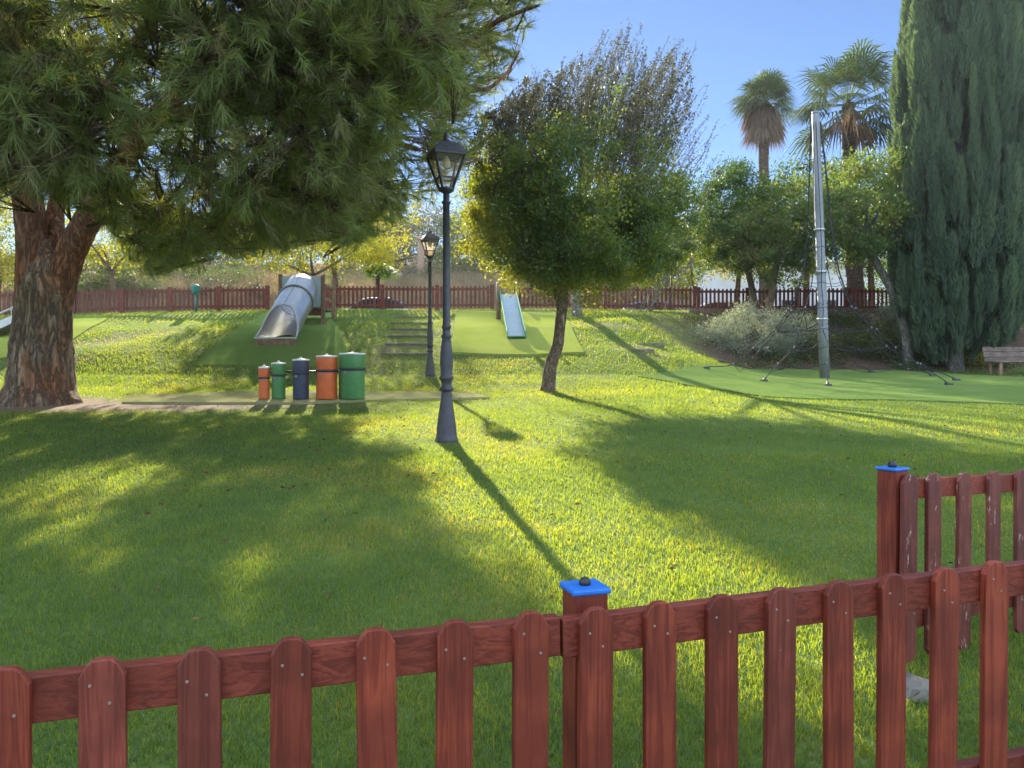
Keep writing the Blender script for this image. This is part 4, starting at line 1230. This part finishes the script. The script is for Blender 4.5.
# ------------------------------------------------------------------ lamps
def lamp(px, pyb, pyt, label, lean=0.):
    base = gnd(px, pyb); d = base[1]
    H = at(px, pyt, d)[2] - base[2]
    k = H / 4.0
    root = thing('street_lamp', label, 'street lamp', base, 'black garden lamps')
    B = base
    z = lambda q: q * k
    prof = [(.150, -.05), (.150, .035), (.138, .05), (.132, .10), (.128, .16), (.105, .34), (.078, .52), (.066, .62), (.064, .64)]
    MB().lathe([(r * k, z(h)) for r, h in prof], B, 20).build('base', M['iron'], root)
    prof = [(.064, .64), (.088, .655), (.09, .69), (.072, .705), (.066, .72), (.07, .78), (.092, .80), (.094, .83), (.074, .85), (.080, .95), (.084, 1.03), (.078, 1.16), (.062, 1.28), (.056, 1.33), (.068, 1.345), (.068, 1.37), (.052, 1.385), (.050, 1.45), (.062, 1.465), (.062, 1.49), (.05, 1.50), (.046, 2.2), (.043, 3.06), (.058, 3.07), (.058, 3.09), (.042, 3.10), (.041, 3.20)]
    MB().lathe([(r * k, z(h)) for r, h in prof], B, 18).build('pole', M['iron'], root)
    # four-sided lantern
    z0, z1 = 3.20, 3.68
    w0, w1 = .070, .198
    rot = R(20)
    def cor(w_, h): return [B + np.array([math.cos(rot + math.pi / 4 + i * math.pi / 2) * w_ * k * 1.414, math.sin(rot + math.pi / 4 + i * math.pi / 2) * w_ * k * 1.414, z(h)]) for i in range(4)]
    fr = MB()
    lo, hi = cor(w0, z0 + .06), cor(w1, z1)
    lmid = cor(w0 + (w1 - w0) * .30, z0 + .06 + .42 * .30)
    for i in range(4):
        fr.bar(lo[i], hi[i], .026 * k, .026 * k)
        fr.bar(lmid[i], lmid[(i + 1) % 4], .02 * k, .02 * k)
        fr.bar(hi[i], hi[(i + 1) % 4], .035 * k, .03 * k)
        # curled bracket outside each corner
        o_ = (hi[i] - B) * np.array([1, 1, 0])
    fr.lathe([(.05 * k, z(z0)), (.10 * k, z(z0 + .03)), (.11 * k, z(z0 + .06)), (.06 * k, z(z0 + .075))], B, 16)
    lan = fr.build('lantern', M['iron'], root)
    gl = MB()
    l2, h2 = cor(w0 * .96, z0 + .07), cor(w1 * .96, z1 - .01)
    for i in range(4): gl.add([l2[i], l2[(i + 1) % 4], h2[(i + 1) % 4], h2[i]], [(0, 1, 2, 3)])
    gl.build('glass', M['glass'], lan)
    MB().lathe([(.01, 0), (.045 * k, .03 * k), (.055 * k, .09 * k), (.03 * k, .15 * k), (.02 * k, .17 * k)], B + np.array([0, 0, z(z1 - .17)]), 12).build('bulb', M['bulb'], lan)
    rf = MB()
    P1, P2, P3, P4 = cor(w1 * 1.10, z1 + .015), cor(w1 * .92, z1 + .075), cor(w1 * .66, z1 + .14), cor(w1 * .22, z1 + .185)
    VV = P1 + P2 + P3 + P4
    rf.add(VV, [(r * 4 + i, r * 4 + (i + 1) % 4, r * 4 + 4 + (i + 1) % 4, r * 4 + 4 + i) for r in range(3) for i in range(4)] + [(3, 2, 1, 0), (12, 13, 14, 15)])
    rf.lathe([(.05 * k, 0), (.055 * k, .02 * k), (.03 * k, .04 * k), (.036 * k, .07 * k), (.022 * k, .10 * k), (.008 * k, .135 * k)], B + np.array([0, 0, z(z1 + .18)]), 12)
    rf.build('roof', M['iron'], lan)
lamp(446.5, 441, 131, 'nearer tall dark iron lamp post with square lantern standing alone on the lawn')
lamp(430, 376, 228.5, 'farther dark iron lamp post at the foot of the timber steps')

# ------------------------------------------------------------------ drums
def drum(px, pyb, pyt, w_px, mat, label, bracket=True):
    base = gnd(px, pyb); d = base[1]
    z0 = base[2] + .045
    r = w_px / F * d / 2
    H = at(px, pyt, d)[2] - z0
    loc = (base[0], d, z0)
    root = thing('drum', label, 'drum', loc, 'upright playground drums')
    B = np.array(loc)
    MB().lathe([(r * .93, 0), (r * .95, .01), (r * .95, H * .60), (r * .95, H * .62)], B, 28).build('barrel', mat, root)
    MB().lathe([(r * .97, H * .615), (r * 1.05, H * .635), (r * 1.06, H * .665), (r * .99, H * .68)], B, 28).build('band', M['galv' if False else 'iron'], root)
    MB().lathe([(r * .99, H * .675), (r, H * .68), (r, H - .03), (r * .985, H - .02)], B, 28).build('drum_top', mat, root)
    MB().lathe([(r * 1.02, H - .035), (r * 1.03, H - .02), (r * .98, H - .004), (r * .3, H + .004)], B, 28).build('lid', M['white_cap'], root)
    MB().lathe([(.03, H + .002), (.03, H + .02), (.012, H + .04)], B, 10).build('bolt', M['white_cap'], root)
    MB().box(B + np.array([-r * .35, -r * .93, H * .57]), (.05, .02, .05)).build('bracket', M['galv'], root)
    return B, r
D_ = []
D_.append(drum(264.2, 401, 366.5, 10.8, M['orange'], 'smallest orange drum, at the left end of the row on the pad'))
D_.append(drum(278.7, 401, 362.5, 14, M['green'], 'narrow green drum between the small orange and the navy one'))
D_.append(drum(301, 401.3, 359, 16.5, M['navy'], 'navy blue drum in the middle of the row'))
D_.append(drum(327, 401.3, 355.5, 21, M['orange'], 'large orange drum between the navy and the big green one'))
D_.append(drum(352.5, 401, 353, 25.5, M['green'], 'largest green drum, at the right end of the row on the pad'))
mb = MB()
zz = D_[0][0][2] + .42
mb.tube([(D_[0][0][0], D_[0][0][1] + .16, zz + .12), (D_[-1][0][0], D_[-1][0][1] + .34, zz + .12)], .022, 8)
for Bq, r in (D_[0], D_[2], D_[-1]):
    pass
for x in (D_[0][0][0] + .14, D_[2][0][0] + .26, D_[-1][0][0] - .30):
    mb.tube([(x, D_[2][0][1] + .25, zz - .5), (x, D_[2][0][1] + .25, zz + .14)], .02, 8)
o = mb.build('drum_rail', M['iron'], None, loc=(D_[2][0][0], D_[2][0][1] + .25, D_[2][0][2])); tag(o, 'thin dark metal rail standing behind the row of drums', 'rail')

# ------------------------------------------------------------------ tube slide and tower
def tube_slide():
    low = gnd(275, 347)
    dl = low[1]; dt = dl + 3.6
    Bp = at(276, 338, dl + .15); Tp = at(302, 289, dt)
    base = low
    root = thing('tube_slide', 'steel tube slide with open chute coming down from a small wooden tower', 'slide', base)
    r = .52
    ax = Tp - Bp; L = np.linalg.norm(ax); a = ax / L
    s = np.cross(a, np.array([0, 0, 1.])); s /= np.linalg.norm(s); s = -s if s[0] < 0 else s
    u = np.cross(s, a); u = u if u[2] > 0 else -u
    def ring(t, a0, a1, n, rr):
        # angles from bottom (-90) symmetric; a0..a1
        # the last third flattens out toward the lip
        c = Bp + a * L * t
        flat = max(0, (.22 - t) / .22)
        c = c + u * flat ** 2 * .0
        out = []
        for k in range(n + 1):
            th = a0 + (a1 - a0) * k / n
            out.append(c + s * math.cos(th) * rr * (1 + .12 * flat) + u * (math.sin(th) * rr * (1 - .55 * flat)))
        return out
    def skin(rr, name, mat, parent, thick=True):
        mb = MB(); n = 40; rows = []
        ts = list(np.linspace(0, .12, 5)) + list(np.linspace(.14, .34, 14)) + list(np.linspace(.37, 1, 10))
        for t in ts:
            if t <= .12: half = math.pi / 2 + .12
            elif t < .34: half = math.pi / 2 + .12 + (math.pi / 2 - .13) * math.asin(min(1, (t - .12) / .22)) / (math.pi / 2)
            else: half = math.pi - .004
            rows.append(ring(t, -math.pi / 2 - half, -math.pi / 2 + half, n, rr))
        VV = [p for rw in rows for p in rw]
        q = lambda i, j: i * (n + 1) + j
        mb.add(VV, [(q(i, j), q(i, j + 1), q(i + 1, j + 1), q(i + 1, j)) for i in range(len(rows) - 1) for j in range(n)], True)
        o = mb.build(name, mat, parent, normals=False)
        if thick:
            sm = o.modifiers.new('thick', 'SOLIDIFY'); sm.thickness = .022; sm.offset = 0
        return rows, o
    rows, tube = skin(r, 'tube', M['steel'], root)
    # rolled rim along the chute edges and the lip
    mb = MB()
    for j in (0, -1):
        mb.tube([rw[j] for rw in rows[:19]], .026, 8)
    mb.build('rim', M['steel'], tube)
    f0 = rows[0]
    lip = MB()
    ll, rr_ = f0[0], f0[-1]
    w_ = rr_ - ll; mid = (ll + rr_) / 2
    lip.box(mid - np.array([0, 0.05, .03]), (np.linalg.norm(w_) + .06, .10, .05))
    lip.build('lip', M['steel'], root, bevel=.012)
    pb = MB(); bz = float(gz(mid[0], mid[1] - .05))
    pb.box((mid[0], mid[1] - .045, (mid[2] - .06 + bz) / 2), (np.linalg.norm(w_) + .02, .06, max(.05, mid[2] - .06 - bz)))
    pb.build('lip_board', M['wood'], root, bevel=.006)
    for t in (.72,):
        c = Bp + a * L * t
        P = [c + s * math.cos(x) * (r + .025) + u * math.sin(x) * (r + .025) for x in np.linspace(0, 2 * math.pi, 33)]
        MB().tube(P, .045, 8, caps=False).build('collar', M['galv'], root)
    # tower: front panel with the tube's hole, side posts, floor, back panel
    px0, px1 = at(282, 290, dt)[0], at(321, 290, dt)[0]
    zt, zb = at(300, 276, dt)[2], at(300, 307, dt)[2]
    # panel as a plate with a round hole
    ctr = Bp + a * L * 1.0
    n = 48; ho = []; hi = []
    for k in range(n):
        th = 2 * math.pi * k / n
        dx, dz = math.cos(th), math.sin(th)
        ho.append((ctr[0] + dx * r * .98, ctr[2] + dz * r * .98))
        t1 = ((px1 if dx > 0 else px0) - ctr[0]) / dx if abs(dx) > 1e-6 else 1e9
        t2 = ((zt if dz > 0 else zb) - ctr[2]) / dz if abs(dz) > 1e-6 else 1e9
        t = max(min(t1, t2), r * 1.02)
        hi.append((ctr[0] + dx * t, ctr[2] + dz * t))
    pm = MB()
    VV = [(x, dt, z_) for x, z_ in ho] + [(x, dt, z_) for x, z_ in hi] + [(x, dt + .03, z_) for x, z_ in ho] + [(x, dt + .03, z_) for x, z_ in hi]
    Fc = []
    for k in range(n):
        k2 = (k + 1) % n
        Fc += [(k, k2, n + k2, n + k), (2 * n + k, 3 * n + k, 3 * n + k2, 2 * n + k2), (n + k, n + k2, 3 * n + k2, 3 * n + k)]
    pm.add(VV, Fc); pm.build('front_panel', M['panel'], root)
    # corner caps so that the plate reads square
    cm = MB()
    th_ = 45
    for sx in (0, 1):
        for sz in (0, 1):
            cx = px1 if sx else px0; cz = zt if sz else zb
            kx = -1 if sx else 1; kz = -1 if sz else 1
            cm.box((cx + kx * .10, dt + .034, cz + kz * .10), (.2, .03, .2))
    cm.build('panel_corner', M['panel'], root)
    for x, dd in ((px0 - .06, dt + .04), (px1 + .06, dt + .04), (px0 - .06, dt + 1.25), (px1 + .14, dt + 1.25)):
        g = float(gz(x, dd))
        MB().box((x, dd, (g + zt + .06) / 2 - .1), (.12, .12, zt + .06 - g + .2)).build('post', M['wood'], root, bevel=.01)
    MB().box(((px0 + px1) / 2, dt + .65, zb - .03), (px1 - px0 + .1, 1.3, .07)).build('platform', M['wood_h'], root, bevel=.01)
    MB().box(((px0 + px1) / 2, dt + .02, zb - .2), (px1 - px0, .05, .16)).build('skirt_board', M['fence_far'], root)
    for xx in (px0 - .06, px1 + .10):
        for zz in (zb + .3, zb + .75):
            MB().box((xx, dt + .65, zz), (.04, 1.2, .09)).build('side_rail', M['wood'], root, bevel=.006)
tube_slide()

def open_slide():
    low = gnd(517, 340); d0 = low[1]
    top = at(508, 294.5, d0 + 3.3); bot = at(516.5, 336, d0 + .1)
    root = thing('open_slide', 'pale open slide with green side rails on the sunlit turf behind the leafy tree', 'slide', low)
    a = top - bot; L = np.linalg.norm(a); a /= L
    s = np.array([1., 0, 0]); s -= a * np.dot(s, a); s /= np.linalg.norm(s); u = np.cross(s, a); u = u if u[2] > 0 else -u
    wd = .52
    MB().box((top + bot) / 2, (wd, L, .03), (s, a, u)).build('chute', M['slide_bed'], root)
    for sg in (-1, 1):
        MB().box((top + bot) / 2 + s * sg * (wd / 2 + .02) + u * .07, (.035, L, .2), (s, a, u)).build('side_rail', M['slide_green'], root, bevel=.012)
        t = top + s * sg * (wd / 2 + .03)
        g = float(gz(t[0], t[1]))
        MB().tube([(t[0], t[1] + .06, g - .1), (t[0], t[1] + .06, t[2] + .40), (t[0], t[1] + .35, t[2] + .45)], .028, 10).build('handrail', M['slide_green'], root)
    MB().box(bot - np.array([0, .12, .02]), (wd + .08, .28, .04)).build('lip', M['slide_green'], root, bevel=.012)
    for sg in (-1, 1):
        t = bot + s * sg * wd / 2
        g = float(gz(t[0], t[1]))
        MB().box((t[0], t[1] + .1, (g + t[2]) / 2 - .05), (.05, .05, max(.1, t[2] - g + .06))).build('leg', M['slide_green'], root)
    MB().box((top[0], top[1] + .4, top[2] - .03), (wd + .2, .8, .05)).build('platform', M['wood_h'], root)
    p = on(at(498.5, 312, d0 + 3.2)[0], d0 + 3.2)
    o = MB().tube([p - np.array([0, 0, .2]), (p[0], p[1], at(498, 282, d0 + 3.2)[2])], [.085, .08], 12).build('wooden_post', M['wood'], None, loc=p)
    tag(o, 'short round wooden post beside the top of the green-sided slide', 'post')
open_slide()

def left_slide():
    d = 24.5
    a, b2 = at(60, 306, d + .3), at(-40, 350, d - .9)
    root = thing('open_slide', 'shiny steel slide rising behind the pine trunk at the left edge', 'slide', gnd(-20, 362))
    ax = b2 - a; L = np.linalg.norm(ax); ax /= L
    s = np.array([.15, 1, 0.]); s -= ax * np.dot(s, ax); s /= np.linalg.norm(s); u = np.cross(s, ax); u = u if u[2] > 0 else -u
    MB().box((a + b2) / 2, (.6, L, .03), (s, ax, u)).build('chute', M['steel_in'], root)
    for sg in (-1, 1):
        MB().box((a + b2) / 2 + s * sg * .32 + u * .08, (.03, L, .24), (s, ax, u)).build('side_rail', M['steel'], root, bevel=.01)
        MB().tube([a + s * sg * .33 + u * .42, b2 + s * sg * .33 + u * .42], .03, 8).build('handrail', M['steel'], root)
    for q in (a, (a + b2) / 2 - ax * 0.3, b2 - ax * .3):
        for sg in (-1, 1):
            t = q + s * sg * .33; g = float(gz(t[0], t[1]))
            MB().tube([(t[0], t[1], g - .1), t + u * .42], .03, 8).build('post', M['steel'], root)
left_slide()

# ------------------------------------------------------------------ timber steps on the mound
def steps():
    ys = [(413, 318), (412, 324), (411, 330), (410, 337), (408, 345), (405, 355)]
    first = None
    for i, (px, py) in enumerate(ys):
        p = gnd(px, py)
        mb = MB().box((p[0], p[1], p[2] - .01), (1.35 + .05 * (i % 2), .12, .13))
        o = mb.build('timber_step', M['wood_h'], None, loc=p, bevel=.015)
        tag(o, 'low timber step set into the grassy bank left of the far lamp', 'step', 'timber steps up the grassy bank')
    for px, py, lab in ((650, 345, 'upper of two short timber edges in the grass right of the bent tree'), (640, 351, 'lower of two short timber edges in the grass right of the bent tree')):
        p = gnd(px, py)
        o = MB().box((p[0], p[1], p[2] - .01), (.8, .12, .13)).build('timber_step', M['wood_h'], None, loc=p, bevel=.015)
        tag(o, lab, 'step', 'short timber edges right of the tree')
steps()

# ------------------------------------------------------------------ rope climbing pyramid
def pyramid():
    base = gnd(825, 379); d = base[1]
    base = base + np.array([0, 0, .06])
    top = at(815.5, 114, d)
    root = thing('rope_climber', 'climbing frame of black ropes hung from a tall grey steel mast on green turf', 'climbing frame', base)
    r = .135
    MB().tube([base - np.array([0, 0, .2]), base + (top - base) * .33, base + (top - base) * .331, base + (top - base) * .66, top], [r, r, r * .9, r * .88, r * .74], 18).build('mast', M['galv'], root)
    MB().lathe([(.09, 0), (.10, .02), (.10, .06), (.03, .09)], top, 14).build('mast_cap', M['galv'], root)
    for hh in (.22, .40, .56):
        c = base + (top - base) * hh
        MB().lathe([(r * .93, -.03), (r * 1.12, -.025), (r * 1.12, .025), (r * .93, .03)], c, 16).build('collar', M['steel'], root)
    H = np.linalg.norm(top - base)
    pr_h = np.array([0, .35, .8, 1.3, 1.9, 2.6, 3.6, H - .25])
    pr_r = np.array([3.35, 2.45, 1.85, 1.35, .95, .62, .42, .14])
    axs = (top - base) / H
    angs = [R(q) for q in (188, 222, 250, 300, 335, 8, 45, 95, 140)]
    def P(ang, h, k=1.0):
        rr = np.interp(h, pr_h, pr_r) * k
        c = base + axs * h
        q = c + np.array([math.cos(ang) * rr, math.sin(ang) * rr * .95, 0])
        return q
    nodes_ = []
    for ang in angs:
        k = rng.uniform(.9, 1.08)
        q0 = P(ang, 0, k); q0[2] = float(gz(q0[0], q0[1])) + .07
        pts = [q0] + [P(ang + rng.normal(0, .04), h, k * rng.uniform(.92, 1.08)) for h in pr_h[1:]]
        mb = MB(); limb(mb, pts, [.012] * len(pts), 6, 5, 0)
        mb.build('cable', M['rope'], root)
        nodes_.append(pts)
        a_ = MB(); a_.tube([q0 - np.array([0, 0, .06]), q0 + (pts[1] - q0) * .10], [.045, .03], 8)
        a_.box(q0 - np.array([0, 0, .03]), (.16, .12, .06))
        a_.build('anchor', M['iron'], root)
    for lev in range(1, 7):
        mb = MB()
        for i in range(len(angs)):
            p, q = nodes_[i][lev], nodes_[(i + 1) % len(angs)][lev]
            mid = (p + q) / 2 + np.array([0, 0, -.10 * np.linalg.norm(p - q)])
            limb(mb, [p, mid, q], [.008] * 3, 5, 4, 0)
        mb.build('net_rope', M['rope'], root)
    # spokes in to the mast and rope ends
    for lev in (2, 3, 4):
        mb = MB()
        for i in range(len(angs)):
            p = nodes_[i][lev]; q = base + axs * (pr_h[lev] + .25)
            mid = (p + q) / 2 + np.array([0, 0, -.14])
            limb(mb, [p, mid, q], [.007] * 3, 5, 4, 0)
        mb.build('net_rope', M['rope'], root)
    for pts in nodes_:
        for q in pts[1:5]:
            MB().lathe([(.008, -.03), (.020, -.02), (.021, .02), (.008, .03)], q, 8).build('rope_clamp', M['galv'], root)
pyramid()

def bench():
    d = gnd(1010, 375)[1]
    c = at(1012, 373, d); b = on(c[0] + .35, d)
    root = thing('wooden_bench', 'weathered brown plank bench at the right edge beside the cypress', 'bench', b)
    W = 2.0
    for k in range(3):
        MB().box((b[0], b[1] + .30 + .05 * k, b[2] + .58 + .16 * k - .12), (W, .04, .145)).build('back_plank', M['wood_h'], root, bevel=.01)
    for k in range(3):
        MB().box((b[0], b[1] - .18 + .15 * k, b[2] + .40), (W, .135, .045)).build('seat_plank', M['wood_h'], root, bevel=.01)
    for sx in (-.8, .8):
        MB().box((b[0] + sx, b[1] - .15, b[2] + .16), (.09, .09, .43)).build('leg', M['wood'], root)
        MB().bar((b[0] + sx, b[1] + .30, b[2] - .05), (b[0] + sx, b[1] + .45, b[2] + .86), .08, .07).build('leg', M['wood'], root)
bench()

# ------------------------------------------------------------------ thin sunlit air
hz = MB().box((0, 245, 8), (1010, 620, 40)).build('haze', bpy.data.materials.new('haze_air'), None, loc=(0, 245, 8))
tag(hz, kind='stuff')
hm = hz.data.materials[0]; hm.use_nodes = True
hn = hm.node_tree.nodes
hn.remove(hn['Principled BSDF'])
pv = hn.new('ShaderNodeVolumePrincipled')
pv.inputs['Color'].default_value = (.86, .93, 1, 1)
pv.inputs['Density'].default_value = .0004
pv.inputs['Anisotropy'].default_value = .5
hm.node_tree.links.new(pv.outputs[0], hn['Material Output'].inputs['Volume'])
